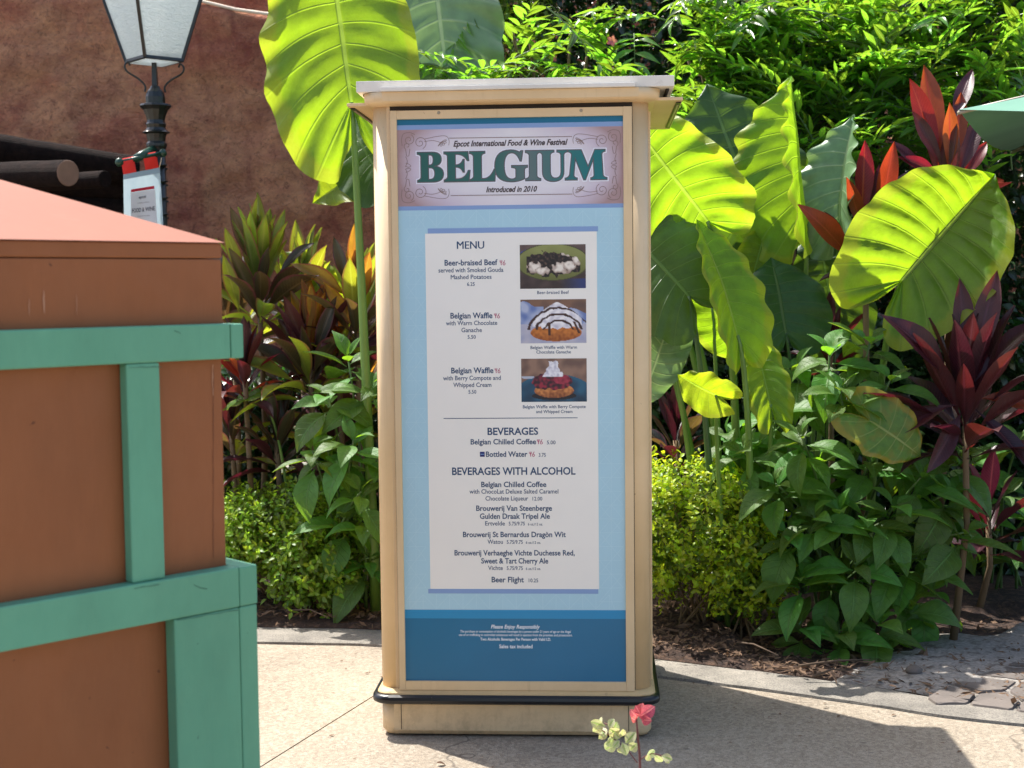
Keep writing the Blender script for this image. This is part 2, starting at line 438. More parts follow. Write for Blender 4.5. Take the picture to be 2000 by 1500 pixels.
# mulch chips, fallen leaves and twigs
M['chip'] = leaf_mat('dead_leaf_chips', lin(84, 62, 50), lin(100, 70, 50), lin(110, 88, 70), var=0.9, tw=0.1, rough=0.8, spec=0.2)
so = Soup()
for i in range(16000):
    x = R.uniform(-2.6, 3.4); y0 = kerb_y(x)
    y = y0 + abs(R.gauss(0, 0.7)) - (0.05 if R.random() < 0.12 else -0.02)
    onsand = in_poly(x, y, ol)
    if onsand and R.random() < 0.72: continue
    zz = 0.034 if y < y0 else (0.055 if x < 0.9 else 0.012) + (0.006 if onsand else 0)
    ln = R.uniform(0.006, 0.024) * (1.9 if R.random() < 0.12 else 1); wd = ln * R.uniform(0.10, 0.40)
    m_ = Matrix.Translation((x, y, zz)) @ Matrix.Rotation(R.uniform(0, 6.28), 4, 'Z') @ Matrix.Rotation(R.gauss(0, 0.35), 4, 'X') @ Matrix.Rotation(R.gauss(0, 0.35), 4, 'Y')
    so.add([(-ln, 0, 0), (0, -wd, 0.25 * wd), (ln, 0, 0), (0, wd, 0.25 * wd)], [(0, 1, 2), (0, 2, 3)], None, m_)
tag(so.build('mulch', M['chip']), 'brown bark chips and dead leaves strewn over the planting bed', 'mulch', kind='stuff')
M['twig'] = paint('twig_bark', lin(96, 78, 62), 0.9, 0.2, 90, 0.4)
for (a, b, c_, d) in ((1560, 1300, 1700, 1288), (1585, 1322, 1690, 1312), (1830, 1085, 1910, 1100), (1760, 1200, 1900, 1185), (560, 1192, 640, 1206), (1440, 1255, 1520, 1280), (600, 1178, 700, 1184)):
    p, q = G(a, b, 0.07), G(c_, d, 0.075); mid = (p + q) / 2 + V((R.uniform(-.02, .02), R.uniform(-.03, .03), 0.012))
    t = tube('fallen_twig', [p, mid, q], [0.005, 0.004, 0.002], M['twig'], None, 5)
    tag(t, {1560: 'long dry twig lying in front of the leafy shrub by the kerb', 1585: 'shorter twig lying closest to the kerb before the leafy shrub', 1830: 'pale twig sticking out beside the burgundy plant stem', 1760: 'thin twig lying behind the pale sand', 560: 'twig on the soil beside the green trimmed box', 1440: 'twig on the soil under the golden shrub right of the kiosk', 600: 'twig on the soil just left of the kiosk'}[a], 'twig', 'twigs lying on the bed')
rk = mesh('pebble', *[x for x in lathe_vf([(0.001, 0), (0.03, 0.004), (0.034, 0.016), (0.018, 0.03), (0.001, 0.033)], 8)], M['stone'], True)
o = obj('pebble', rk); o.location = G(1785, 1316, 0.016); tag(o, 'small black pebble lying alone on the pale sand', 'pebble')

# ---------------------------------------------------------------- adobe wall and its log beams
s = NT('adobe_stucco'); c = s.coord()
nb = s.noise(1.1, 6, 0.6, c, 0.4)
cc = s.ramp(nb, [(0.30, lin(166, 86, 72)), (0.44, lin(202, 116, 88)), (0.54, lin(232, 170, 126)), (0.68, lin(186, 102, 78))])
cc = s.mix(0.45, cc, s.ramp(s.noise(4.5, 8, 0.75, c, 0.5), [(0.38, lin(140, 76, 68)), (0.60, lin(236, 172, 128))]))
cc = s.mix(s.ramp(s.noise(26, 8, 0.85, c, 0.8), [(0.34, 0.85), (0.49, 0.0)]), cc, lin(120, 70, 58))  # crevice shading painted into the base colour as fine dark mottling
s.l(cc, s.b.inputs['Base Color']); s.b.inputs['Roughness'].default_value = 0.95
h = s.math('ADD', s.noise(7, 6, 0.65, c, 0.6), s.math('MULTIPLY', s.noise(32, 6, 0.75, s.coord('Object', (1, 1, 1.6)), 0.5), 0.8))
s.bump(h, 1.0, 0.06); M['adobe'] = s.m
def adobe(name, x0, x1, y0, thick, ztop, label, seed=0):
    nx, nz = 330, 110; vs = []; fs = []
    for j in range(nz + 1):
        for i in range(nx + 1):
            x = x0 + (x1 - x0) * i / nx; zt = ztop(x); z = -0.05 + (zt + 0.05) * j / nz
            q = V((x + seed, 0, z))
            d = noise.noise(q * 1.2) * 0.05 + noise.noise(q * 4) * 0.035 + noise.noise(q * 11) * 0.020
            e = max(0, (j - nz + 2) / 2)
            vs.append((x, y0 - d + e * e * 0.05, z))
    nf = (nx + 1) * (nz + 1)
    for j in range(nz):
        for i in range(nx):
            a = j * (nx + 1) + i; fs.append((a, a + 1, a + nx + 2, a + nx + 1))
    for i in range(nx + 1):
        x = x0 + (x1 - x0) * i / nx; vs.append((x, y0 + thick, ztop(x) - 0.01))
    for i in range(nx + 1):
        x = x0 + (x1 - x0) * i / nx; vs.append((x, y0 + thick, -0.05))
    for i in range(nx):
        fs.append((nz * (nx + 1) + i, nz * (nx + 1) + i + 1, nf + i + 1, nf + i)); fs.append((nf + i, nf + i + 1, nf + nx + 2 + i, nf + nx + 1 + i))
    r = thing(name, label, 'wall', ((x0 + x1) / 2, y0, 0))
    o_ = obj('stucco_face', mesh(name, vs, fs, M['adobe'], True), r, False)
    return r
pA, pB = P(392, 6, 10.0), P(527, 32, 10.0)
sl = (pB.z - pA.z) / (pB.x - pA.x)
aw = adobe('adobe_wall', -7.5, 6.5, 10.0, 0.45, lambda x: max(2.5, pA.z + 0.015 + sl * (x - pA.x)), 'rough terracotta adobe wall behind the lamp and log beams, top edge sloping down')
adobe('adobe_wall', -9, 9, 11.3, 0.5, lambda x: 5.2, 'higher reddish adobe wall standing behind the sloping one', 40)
M['ledge'] = paint('ledge_cream', lin(232, 214, 190), 0.8, 0.1, 60, 0.3)  # cream paints sunlight onto the wall's top edge; also colours the cord
lv, lf = tube_vf([P(300, -11, 9.985), pA + V((0, -.015, .012)), P(460, 18.5, 9.985), pB + V((0, -.015, .012)), P(640, 54, 9.985), P(800, 86, 9.985)], [0.012] * 6, 6)
lo = obj('sunlit_edge', mesh('sunlit_edge', lv, lf, M['ledge'], True)); put(lo, aw); lo['label'] = 'pale strip of painted sunlight along the sloping top edge'
s = NT('dark_log'); c = s.coord('Object', (3, 3, 3))
cc = s.ramp(s.noise(5, 7, 0.7, c, 1.2), [(0.3, lin(18, 13, 12)), (0.7, lin(48, 34, 29))])
s.l(cc, s.b.inputs['Base Color']); s.b.inputs['Roughness'].default_value = 0.95; s.b.inputs['Specular IOR Level'].default_value = 0.15; s.bump(s.noise(20, 6, 0.7, s.coord('Object', (1.5, 1.5, 9))), 0.9, 0.03); M['log'] = s.m
M['logend'] = paint('log_end', lin(128, 100, 84), 0.85, 0.15, 60, 0.5)
def log(label, p, q, r, endmat=False, cat='log beam'):
    root = thing('log_beam', label, cat, p, 0, 'dark log beams under the adobe wall')
    n_ = 14; pts = [p + (q - p) * (i / n_) for i in range(n_ + 1)]
    v, f = tube_vf(pts, [r * (1 + noise.noise(V((i * .7, p.z, r))) * 0.06) for i in range(n_ + 1)], 18, False)
    obj('log', mesh('log', v, f, M['log'], True), root, False)
    d = (q - p).normalized()
    v, f = tube_vf([q - d * 0.01, q, q + d * 0.004], [r * 1.0, r * 0.985, r * 0.93], 18, True)
    obj('cut_end', mesh('cut_end', v, f, M['logend'] if endmat else M['log']), root, False)
    return root
log('upper dark log running right toward the lamp post', P(-260, 255, 8.2), P(262, 334, 9.1), 0.098)
log('middle dark log below the upper log, right end hidden by banner', P(-260, 330, 8.3), P(268, 372, 9.2), 0.085)
log('lowest dark log just above the pink roof', P(-260, 402, 8.3), P(270, 418, 9.2), 0.10)
log('short log pointing at the viewer with pale round cut end', P(-140, 345, 8.6), P(133, 338, 7.75), 0.072, True)
log('dark log half hidden behind the short pale ended one', P(-140, 372, 8.9), P(205, 350, 8.15), 0.05)
dk = thing('timber_lean_to', 'dark boarded timber back behind the log beams', 'timber lean-to', P(0, 400, 9.4))
dk.location.z = 0
for i in range(9):
    a = P(-300 + i * 64, 400, 9.35 + 0.0 * i)
    box('plank', a.x, a.x + 0.205, a.y, a.y + 0.05, 0, 2.22 - i * 0.022, M['log'], dk, 0.004, False)

# ---------------------------------------------------------------- street lamp
M['iron'] = paint('black_iron', (0.012, 0.016, 0.015, 1), 0.3, 0.2, 120, 0.25, (lin(70, 62, 50), 0.35))
M['irongreen'] = paint('green_iron', (0.012, 0.05, 0.03, 1), 0.28, 0.2, 120, 0.15)
s = NT('pebbled_glass'); c = s.coord()
v_ = s.noise(38, 3, 0.6, s.coord('Object', (1, 1, 2.4)), 0.6)
s.l(s.ramp(v_, [(0.3, lin(205, 216, 218)), (0.7, lin(250, 252, 252))]), s.b.inputs['Base Color'])
s.b.inputs['Roughness'].default_value = 0.2
bn = s.bump(v_, 0.7, 0.02)
t_ = s.n('BsdfTranslucent'); t_.inputs[0].default_value = lin(235, 240, 240); s.l(bn, t_.inputs[1])
mx = s.n('MixShader'); mx.inputs[0].default_value = 0.72; s.l(s.b.outputs[0], mx.inputs[1]); s.l(t_.outputs[0], mx.inputs[2])
tr = s.n('BsdfTransparent'); tr.inputs[0].default_value = (0.96, 0.98, 0.98, 1); m3 = s.n('MixShader'); m3.inputs[0].default_value = 0.36; s.l(mx.outputs[0], m3.inputs[1]); s.l(tr.outputs[0], m3.inputs[2]); s.l(m3.outputs[0], s.o.inputs[0])
M['lampglass'] = s.m
LY = 7.6
lp = P(303, 180, LY); lx = lp.x
lamp = thing('street_lamp', 'old black iron street lamp with tapering pebbled glass lantern', 'street lamp', (lx, LY, 0))
u = LY / FPX
def zz(py): return P(303, py, LY).z
prof = [(0.13, 0), (0.13, 0.1), (0.10, 0.16), (0.075, 0.5), (0.085, 0.54), (0.05, 0.6), (0.046, 1.2), (0.046, zz(290))]
v, f = lathe_vf(prof, 20); obj('post', mesh('post', v, f, M['iron'], True), lamp)
pr = [(16, 300), (18, 290), (20, 286), (20, 281), (17, 277), (18, 270), (20, 262), (27, 259), (21, 255), (18, 250), (19, 246), (20, 243), (18, 240), (17, 235), (20, 225), (24, 215), (31, 208), (29, 204), (19, 203), (19, 190), (16, 180), (11, 174), (8, 168)]
v, f = lathe_vf([(r_ * u, zz(y_)) for r_, y_ in pr], 12); m_ = mesh('collar', v, f, M['iron']); bevel(m_, 0.001, 1); obj('collar', m_, lamp)
for zpy in range(330, 520, 32):      # vine-like raised bands on the post
    pts = [(0.050 * math.cos(a), 0.050 * math.sin(a), zz(zpy) + 0.02 * a / 6.28) for a in np.linspace(0, 6.28, 14)]
    v, f = tube_vf(pts, 0.006, 5); obj('band', mesh('band', v, f, M['iron'], True), lamp)
sp_ = zz(120); tp = zz(-40)
v, f = tube_vf([(0, 0, zz(178)), (0, 0, zz(122))], [0.020, 0.016], 4); obj('neck', mesh('neck', v, f, M['iron']), lamp)
for a in (0.35, 0.35 + math.pi):
    cpts = [(0.052, zz(180)), (0.052, zz(168)), (0.085, zz(155)), (0.140, zz(142)), (0.152, zz(130)), (0.135, zz(123)), (0.125, zz(130))]
    pts = [(r_ * math.cos(a), r_ * math.sin(a), z) for r_, z in cpts]
    tube('scroll_bracket', crom(pts, 6), 0.0055, M['iron'], lamp, 6)
LR = 0.205; TR = 0.205 * (zz(-330) - zz(119)) / 1; ang0 = math.radians(-94)
hb, ht = zz(119), zz(-150)
rb, rtp = 0.152, 0.152 + 0.34 * (ht - hb)
cb = [V((rb * math.cos(ang0 + k * math.pi / 2), rb * math.sin(ang0 + k * math.pi / 2), hb)) for k in range(4)]
ct = [V((rtp * math.cos(ang0 + k * math.pi / 2), rtp * math.sin(ang0 + k * math.pi / 2), ht)) for k in range(4)]
for k in range(4):
    a, b, c_, d = cb[k], cb[(k + 1) % 4], ct[(k + 1) % 4], ct[k]
    nn = ((b - a).cross(d - a)).normalized() * 0.004
    vs = [a, b, c_, d, a - nn, b - nn, c_ - nn, d - nn]
    obj('glass_pane', mesh('glass_pane', vs, [(0, 1, 2, 3), (7, 6, 5, 4), (0, 4, 5, 1), (1, 5, 6, 2), (2, 6, 7, 3), (3, 7, 4, 0)], M['lampglass']), lamp)
    v, f = tube_vf([a, d], 0.011, 4); obj('frame_bar', mesh('frame_bar', v, f, M['iron']), lamp)
    v, f = tube_vf([a, b], 0.011, 4); obj('frame_bar', mesh('frame_bar', v, f, M['iron']), lamp)
    v, f = tube_vf([d, c_], 0.014, 4); obj('frame_bar', mesh('frame_bar', v, f, M['iron']), lamp)
v, f = lathe_vf([(rtp * 1.05, ht), (rtp * 1.0, ht + 0.03), (0.12, ht + 0.22), (0.05, ht + 0.28), (0.05, ht + 0.33), (0.02, ht + 0.36), (0.005, ht + 0.42)], 4)
o = obj('lantern_roof', mesh('lantern_roof', v, f, M['lampglass']), lamp); o.rotation_euler.z = ang0
v, f = lathe_vf([(0.03, hb - 0.01), (0.13, hb - 0.012), (0.135, hb + 0.004), (0.03, hb + 0.006)], 4); o = obj('lantern_floor', mesh('lantern_floor', v, f, M['lampglass']), lamp); o.rotation_euler.z = ang0
# banner bracket (part of lamp) and the banner that hangs on it
BYl, BYr = 7.32, 7.50
bl, br = P(233, 317, BYl), P(318, 299, BYr)
ro = tube('banner_rod', [bl, br], 0.012, M['irongreen'], None, 8); put(ro, lamp)
tb = tube('rod_clamp', [P(262, 311, 7.4), P(278, 303, 7.42), V((lx, LY, zz(288)))], [0.02, 0.024, 0.02], M['irongreen'], None, 8); put(tb, lamp)
for q_ in (bl, br):
    v, f = lathe_vf([(0.001, -.022), (0.012, -.019), (0.021, -.008), (0.022, 0.004), (0.014, 0.018), (0.001, 0.023)], 12)
    o = obj('knob', mesh('knob', [V(x) + q_ for x in v], f, M['irongreen'], True)); put(o, lamp)
s = NT('banner_cloth'); c = s.coord()
s.l(s.ramp(s.noise(5, 4, 0.6, c), [(0.35, lin(178, 206, 216)), (0.7, lin(222, 236, 240))]), s.b.inputs['Base Color']); s.b.inputs['Roughness'].default_value = 0.45
t_ = s.n('BsdfTranslucent'); t_.inputs[0].default_value = lin(210, 230, 238); mx = s.n('MixShader'); mx.inputs[0].default_value = 0.25
s.l(s.b.outputs[0], mx.inputs[1]); s.l(t_.outputs[0], mx.inputs[2]); s.l(mx.outputs[0], s.o.inputs[0]); M['bcloth'] = s.m
M['red'] = flat('red_strap', lin(236, 50, 44), 0.6); M['bred'] = flat('banner_red', lin(196, 30, 56), 0.5); M['bgrey'] = flat('banner_grey_band', lin(160, 178, 192), 0.5)
M['bwhite'] = flat('banner_white', lin(228, 226, 232), 0.5); M['bink'] = flat('banner_ink', lin(70, 66, 84), 0.5); M['binklt'] = flat('banner_ink_light', lin(168, 160, 170), 0.5)
bTL, bTR = P(241, 341, BYl), P(312, 327, BYr); bBL = P(241, 520, BYl); bBR = P(322, 520, BYr)
ban = thing('hanging_banner', 'pale festival banner with red straps hanging from the lamp post bracket', 'banner', bTL)
def Bq(u_, v_, off=0.0):
    p = (bTL * (1 - u_) + bTR * u_) * (1 - v_) + (bBL * (1 - u_) + bBR * u_) * v_
    n_ = (bTR - bTL).cross(bBL - bTL).normalized()
    if n_.y > 0: n_ = -n_
    return p + n_ * (off + 0.010 * math.sin(u_ * 7 + v_ * 3) * v_ * (1 - 0.3 * v_) * 1.2)
def bpatch(name, u0, u1, v0, v1, off, mat, nu=8, nv=8, parent=ban):
    vs = [Bq(u0 + (u1 - u0) * i / nu, v0 + (v1 - v0) * j / nv, off) for j in range(nv + 1) for i in range(nu + 1)]
    fs = [(j * (nu + 1) + i, j * (nu + 1) + i + 1, (j + 1) * (nu + 1) + i + 1, (j + 1) * (nu + 1) + i) for j in range(nv) for i in range(nu)]
    o_ = obj(name, mesh(name, vs, fs, mat, True), None); put(o_, parent); return o_
bpatch('cloth', 0, 1, 0, 1, 0, M['bcloth'], 14, 20)
bpatch('top_band', 0.0, 1, 0.0, 0.055, 0.0012, M['bgrey'])
bpatch('red_bar', 0.19, 0.82, 0.175, 0.205, 0.0014, M['bred'])
bpatch('white_panel', 0.18, 0.84, 0.21, 0.95, 0.0012, M['bwhite'], 10, 16)
def strap(u0, u1, lpos):
    a0, a1 = Bq(u0, 0), Bq(u1, 0)
    t0 = bl + (br - bl) * lpos[0]; t1 = bl + (br - bl) * lpos[1]
    fr = V((0, -0.016, 0)); vs = [a0, a1, t1 + fr, t0 + fr, t1 + V((0, 0, .016)), t0 + V((0, 0, .016)), t1 - fr, t0 - fr, a1 + V((0, .01, 0)), a0 + V((0, .01, 0))]
    o_ = obj('strap', mesh('strap', vs, [(0, 1, 2, 3), (3, 2, 4, 5), (5, 4, 6, 7), (7, 6, 8, 9)], M['red'])); put(o_, ban)
strap(0.0, 0.34, (0.06, 0.32)); strap(0.60, 0.96, (0.56, 0.84))
tube('cord', [Bq(0.99, 0), br], 0.0025, M['ledge'], None, 5); put(bpy.data.objects[-1] if False else [o for o in C.objects if o.name.startswith('cord')][-1], ban)

# ---------------------------------------------------------------- text helper
_dg = None
def text_mesh(body, offset=0.0, shear=0.0):
    cu = bpy.data.curves.new('t', 'FONT'); cu.body = body; cu.size = 1; cu.offset = offset; cu.shear = shear; cu.resolution_u = 3
    ob = bpy.data.objects.new('t', cu); C.objects.link(ob)
    bpy.context.view_layer.update()
    dg = bpy.context.evaluated_depsgraph_get()
    me = bpy.data.meshes.new_from_object(ob.evaluated_get(dg))
    vs = [tuple(v.co) for v in me.vertices]; fs = [tuple(p.vertices) for p in me.polygons]
    bpy.data.objects.remove(ob); bpy.data.curves.remove(cu); bpy.data.meshes.remove(me)
    return vs, fs
CAPH = max(v[1] for v in text_mesh('H')[0])
# banner words
for (txt, u0, u1, vb, hgt, off, mat) in (('epcot', 0.40, 0.60, 0.285, 0.030, 0.0, M['bink']), ('INTERNATIONAL', 0.36, 0.68, 0.338, 0.012, 0, M['binklt']), ('FOOD & WINE', 0.21, 0.80, 0.425, 0.042, 0.0, M['bink']), ('FESTIVAL 2024', 0.36, 0.68, 0.478, 0.013, 0, M['binklt'])):
    if txt.startswith('FESTIVAL 2'): txt = 'FESTIVAL'
    vs, fs = text_mesh(txt, 0.012)
    x0 = min(v[0] for v in vs); x1 = max(v[0] for v in vs)
    nv = [Bq(u0 + (u1 - u0) * (v[0] - x0) / (x1 - x0), vb - hgt * v[1] / CAPH, 0.0024) for v in vs]
    o = obj('lettering', mesh('lettering', nv, fs, mat)); put(o, ban)

# ---------------------------------------------------------------- terracotta box with green trim (left foreground)
M['terra'] = paint('terracotta_paint', lin(154, 98, 62), 0.6, 0.045, 35, 0.06, None, 0, 0.25)
M['terra_roof'] = paint('terracotta_roof', lin(144, 85, 62), 0.75, 0.05, 30, 0.08, (lin(166, 104, 82), 0.4))
M['green'] = paint('green_trim_paint', lin(98, 158, 128), 0.5, 0.05, 25, 0.08, (lin(70, 120, 96), 0.25))
Wd = 2.9
wc = P(442, 900, Wd); wc.z = 0
ax = V((-0.72, -0.69, 0)).normalized(); bn_ = V((0.69, -0.72, 0)).normalized()
def brushed(name, col, speck):
    s = NT(name); c = s.coord()
    g_ = s.noise(5, 6, 0.65, s.coord('Object', (1, 1, 0.35)))
    cc = s.ramp(g_, [(0.3, tuple(x * 0.88 for x in col[:3]) + (1,)), (0.68, tuple(x * 1.10 for x in col[:3]) + (1,))])
    cc = s.mix(s.ramp(s.noise(2.2, 4, 0.6, c), [(0.52, 0.0), (0.72, 0.35)]), cc, tuple(min(1, x * 1.25 + 0.015) for x in col[:3]) + (1,))
    cc = s.mix(s.ramp(s.noise(48, 2, 0.5, c), [(0.755, 0.0), (0.775, 0.85)]), cc, speck)
    s.l(cc, s.b.inputs['Base Color']); s.b.inputs['Specular IOR Level'].default_value = 0.3
    s.l(s.ramp(s.noise(9, 5, 0.7, c), [(0.3, 0.45), (0.7, 0.7)]), s.b.inputs['Roughness'])
    h = s.math('ADD', s.noise(60, 4, 0.7, s.coord('Object', (2.5, 2.5, 0.18))), s.math('MULTIPLY', s.noise(7, 3, 0.5, c), 1.5))
    s.bump(h, 0.16, 0.006); return s.m
M['terra'] = brushed('terracotta_brushed', lin(142, 87, 52), lin(90, 52, 34)); M['green'] = brushed('green_brushed', lin(98, 158, 128), lin(60, 100, 84))
enc = thing('painted_box', 'terracotta painted box with green timber trim and shallow hipped roof', 'booth', wc)
def boxz(px, py, off=0.0):
    q = on_plane(px, py, wc + bn_ * off, bn_) - wc
    return q.dot(ax), q.z
def EB(name, s0, s1, b0, b1, z0, z1, mat, bev=0.004):
    vs = []
    for z in (z0, z1):
        for (s_, b_) in ((s0, b0), (s1, b0), (s1, b1), (s0, b1)):
            p = ax * s_ + bn_ * b_; vs.append((p.x, p.y, z))
    m = mesh(name, vs, [(0, 3, 2, 1), (4, 5, 6, 7), (0, 1, 5, 4), (1, 2, 6, 5), (2, 3, 7, 6), (3, 0, 4, 7)], mat)
    bm = bmesh.new(); bm.from_mesh(m); bmesh.ops.recalc_face_normals(bm, faces=bm.faces[:]); bm.to_mesh(m); bm.free()
    if bev: bevel(m, bev)
    return obj(name, m, enc)
zt = boxz(427, 475)[1]; zseam = boxz(300, 504)[1]; zcap = boxz(430, 638)[1]
D = 1.5
EB('wall_panel', 0.004, D, -D, -0.004, 0, zcap - 0.03, M['terra'], 0.002)
EB('roof_fascia', 0, D, -D, 0.0, zcap, zseam - 0.0015, M['terra'], 0.003)
EB('roof_lip', -0.001, D, -D, 0.001, zseam, zt, M['terra'], 0.004)
EB('shadow_gap', 0.01, D, -D, -0.008, zcap - 0.03, zcap, M['shadowgap'], 0)
hp = boxz(427, 475)
vs = []
e = 0.006
for (s_, b_, z_) in ((-e, e, zt), (D + e, e, zt), (D + e, -D - e, zt), (-e, -D - e, zt), (D / 2, -D / 2, zt + D / 2 * 0.415)):
    p = ax * s_ + bn_ * b_; vs.append((p.x, p.y, z_ + 0.0012))
obj('hipped_roof', mesh('hipped_roof', vs, [(0, 1, 4), (1, 2, 4), (2, 3, 4), (3, 0, 4), (3, 2, 1, 0)], M['terra_roof']), enc)
T = 0.03
u1 = boxz(440, 632, T)[1]; u0 = boxz(440, 701, T)[1]
EB('rail', -T + 0.032, D, 0, T, u0, u1, M['green'])           # upper rail on the seen face
EB('rail', -T, 0.000, -D, T - 0.001, u0, u1 - 0.001, M['green'])   # its neighbour round the corner
sa, sb = boxz(318, 900, T)[0], boxz(253, 900, T)[0]
T2 = 0.038
l1 = boxz(440, 1112, T2)[1]; l0 = boxz(330, 1212, T2)[1]
EB('post', sa, sb, 0, T - 0.002, l1 + 0.0005, u0 - 0.0005, M['green'])
EB('rail', 0.0, D, 0, T2, l0, l1, M['green'])
EB('rail', -T2 - 0.006, -0.001, -D, T2 - 0.001, l0, l1 - 0.001, M['green'])
sa = boxz(345, 1350, T2)[0]
EB('post', 0.001, sa, 0, T2 - 0.0015, 0, l0 - 0.0008, M['green'])
EB('post', -T2 - 0.0045, 0.0, -0.11, T2 - 0.002, 0, l0 - 0.0008, M['green'])
# thin crack lines, chips on paint: small raised drips
M['scratch'] = flat('pale_scratch', lin(182, 136, 108), 0.7)
for (x, y, ln, wd) in ((86, 590, 46, 3.2), (57, 600, 34, 1.6), (150, 595, 40, 1.2)):
    s0, z0 = boxz(x, y + ln / 2, 0.0); s1, z1 = boxz(x, y - ln / 2, 0.0); hw = wd / FPX * 2.6 / 2
    vs = []
    for k in range(7):
        t = k / 6; ss = s0 + R.uniform(-.0008, .0008); w_ = hw * math.sin(math.pi * (0.08 + 0.84 * t))
        for sg in (-1, 1):
            p = ax * (ss + sg * w_) + bn_ * 0.0016; vs.append((p.x, p.y, z0 + (z1 - z0) * t))
    o = obj('scratch', mesh('scratch', vs, [(2 * k, 2 * k + 1, 2 * k + 3, 2 * k + 2) for k in range(6)], M['scratch']), enc)

def decal(name, pts, wpx, off, mat):
    q = [boxz(a, b, off) for a, b in pts]; hw = wpx / FPX * 2.8 / 2; vs = []
    for k, (s_, z_) in enumerate(q):
        a, b = q[max(0, k - 1)], q[min(len(q) - 1, k + 1)]; d = V((b[0] - a[0], b[1] - a[1])).normalized(); w_ = hw * (0.5 + R.random() * .7)
        for sg in (-1, 1):
            p = ax * (s_ - d.y * sg * w_) + bn_ * (off + 0.0012); vs.append((p.x, p.y, z_ + d.x * sg * w_))
    return obj(name, mesh(name, vs, [(2 * k, 2 * k + 1, 2 * k + 3, 2 * k + 2) for k in range(len(q) - 1)], mat), enc)
M['seam'] = flat('panel_seam', lin(112, 66, 44), 0.8)
M['gcrack'] = flat('paint_crack', lin(52, 92, 74), 0.8)
decal('seam', [(416 + R.uniform(-.6, .6), y) for y in range(716, 1112, 22)], 1.3, -0.004, M['seam'])
decal('seam', [(415 + R.uniform(-1, 1), y) for y in range(712, 780, 12)], 2.4, -0.0035, M['scratch'] if 'scratch' in M else M['seam'])
decal('crack', [(252 + 8 * k, 717 + R.uniform(-1, 1)) for k in range(9)], 1.4, T, M['gcrack'])
decal('crack', [(345 + 12 * k, 1211 - k * 2.0 + R.uniform(-1.2, 1.2)) for k in range(11)], 1.4, T2, M['gcrack'])
decal('crack', [(262 + 8 * k, 1149 - k * 1.2 + R.uniform(-.6, .6)) for k in range(7)], 1.2, T2, M['gcrack'])
decal('crack', [(340, 646), (346, 648), (352, 651)], 1.2, T, M['gcrack'])
decal('crack', [(378, 1142), (390, 1148), (404, 1150)], 1.4, T2, M['gcrack'])
# ---------------------------------------------------------------- menu kiosk
kg = G(1008, 1441)
YAW = math.radians(-3.5)
kio = thing('menu_kiosk', 'tall beige menu kiosk with white lid, black bumper and blue poster', 'menu board', (kg.x, kg.y, 0), YAW)
kx = V((math.cos(YAW), math.sin(YAW), 0)); ky = V((-math.sin(YAW), math.cos(YAW), 0))
def K(px, py, off=0.0):
    """local (x, z) of a photo point on the kiosk's front plane y=off"""
    q = on_plane(px, py, V((kg.x, kg.y, 0)) + ky * off, ky) - V((kg.x, kg.y, 0))
    return q.dot(kx), q.z
def rrect(hx, y0, y1, r, n=6):
    pts = []
    for (cx, cy, a0) in ((hx - r, y1 - r, 0), (-hx + r, y1 - r, 90), (-hx + r, y0 + r, 180), (hx - r, y0 + r, 270)):
        for k in range(n + 1):
            a = math.radians(a0 + 90 * k / n); pts.append((cx + r * math.cos(a), cy + r * math.sin(a)))
    return pts
def rprism(name, rings, mat, parent=kio, xo=0.0):
    """rings: list of (hx, y0, y1, r, z)"""
    vs = []; fs = []; L_ = None
    for (hx, y0, y1, r, z) in rings:
        pp = rrect(hx, y0, y1, r); L_ = len(pp); vs += [(p[0] + xo, p[1], z) for p in pp]
    for i in range(len(rings) - 1):
        for k in range(L_): fs.append((i * L_ + k, i * L_ + (k + 1) % L_, (i + 1) * L_ + (k + 1) % L_, (i + 1) * L_ + k))
    fs.append(tuple(range(L_ - 1, -1, -1))); fs.append(tuple((len(rings) - 1) * L_ + k for k in range(L_)))
    m = mesh(name, vs, fs, mat)
    for p in m.polygons:
        if len(p.vertices) == 4 and abs(p.normal.x) > 0.01 and abs(p.normal.y) > 0.01: p.use_smooth = True
    return obj(name, m, parent)
KD = 0.90
xl = K(733, 800)[0]; xr = K(1270, 800)[0]; xc = (xl + xr) / 2; hx = (xr - xl) / 2
zb0 = K(1006, 1441)[1] + 0.008; zb1 = K(1006, 1374)[1]; zbm = K(1006, 1356)[1]; zlip = K(1006, 1347)[1]
zf0 = K(1006, 1349)[1]; zp0 = K(1006, 1331)[1]; zp1 = K(1000, 229)[1]; zf1 = K(1000, 212)[1]; zc0 = K(1000, 203)[1]; zc1 = K(1000, 178)[1]
bh = (K(1273, 1420)[0] - K(744, 1420)[0]) / 2; bc = (K(1273, 1420)[0] + K(744, 1420)[0]) / 2
rprism('base', [(bh - 0.012, 0.012, KD - 0.01, 0.035, zb0), (bh, 0.0, KD, 0.045, zb0 + 0.015), (bh, 0.0, KD, 0.045, zb1 + 0.004)], M['beige'], xo=bc)
for sx in (-1, 1):      # vertical joints in the base
    jx = K(784 if sx < 0 else 1228, 1410)[0]; box('base_joint', jx - 0.001, jx + 0.001, -0.0012, 0.004, zb0 + 0.018, zb1, M['shadowgap'], kio)
for wx in (-0.33, 0.33):
    for wy in (0.12, 0.75):
        v, f = tube_vf([(wx - 0.012 + bc, wy, 0.022), (wx + 0.012 + bc, wy, 0.022)], 0.022, 12); obj('castor', mesh('castor', v, f, M['rubber'], True), kio)
rh = bh + 0.030
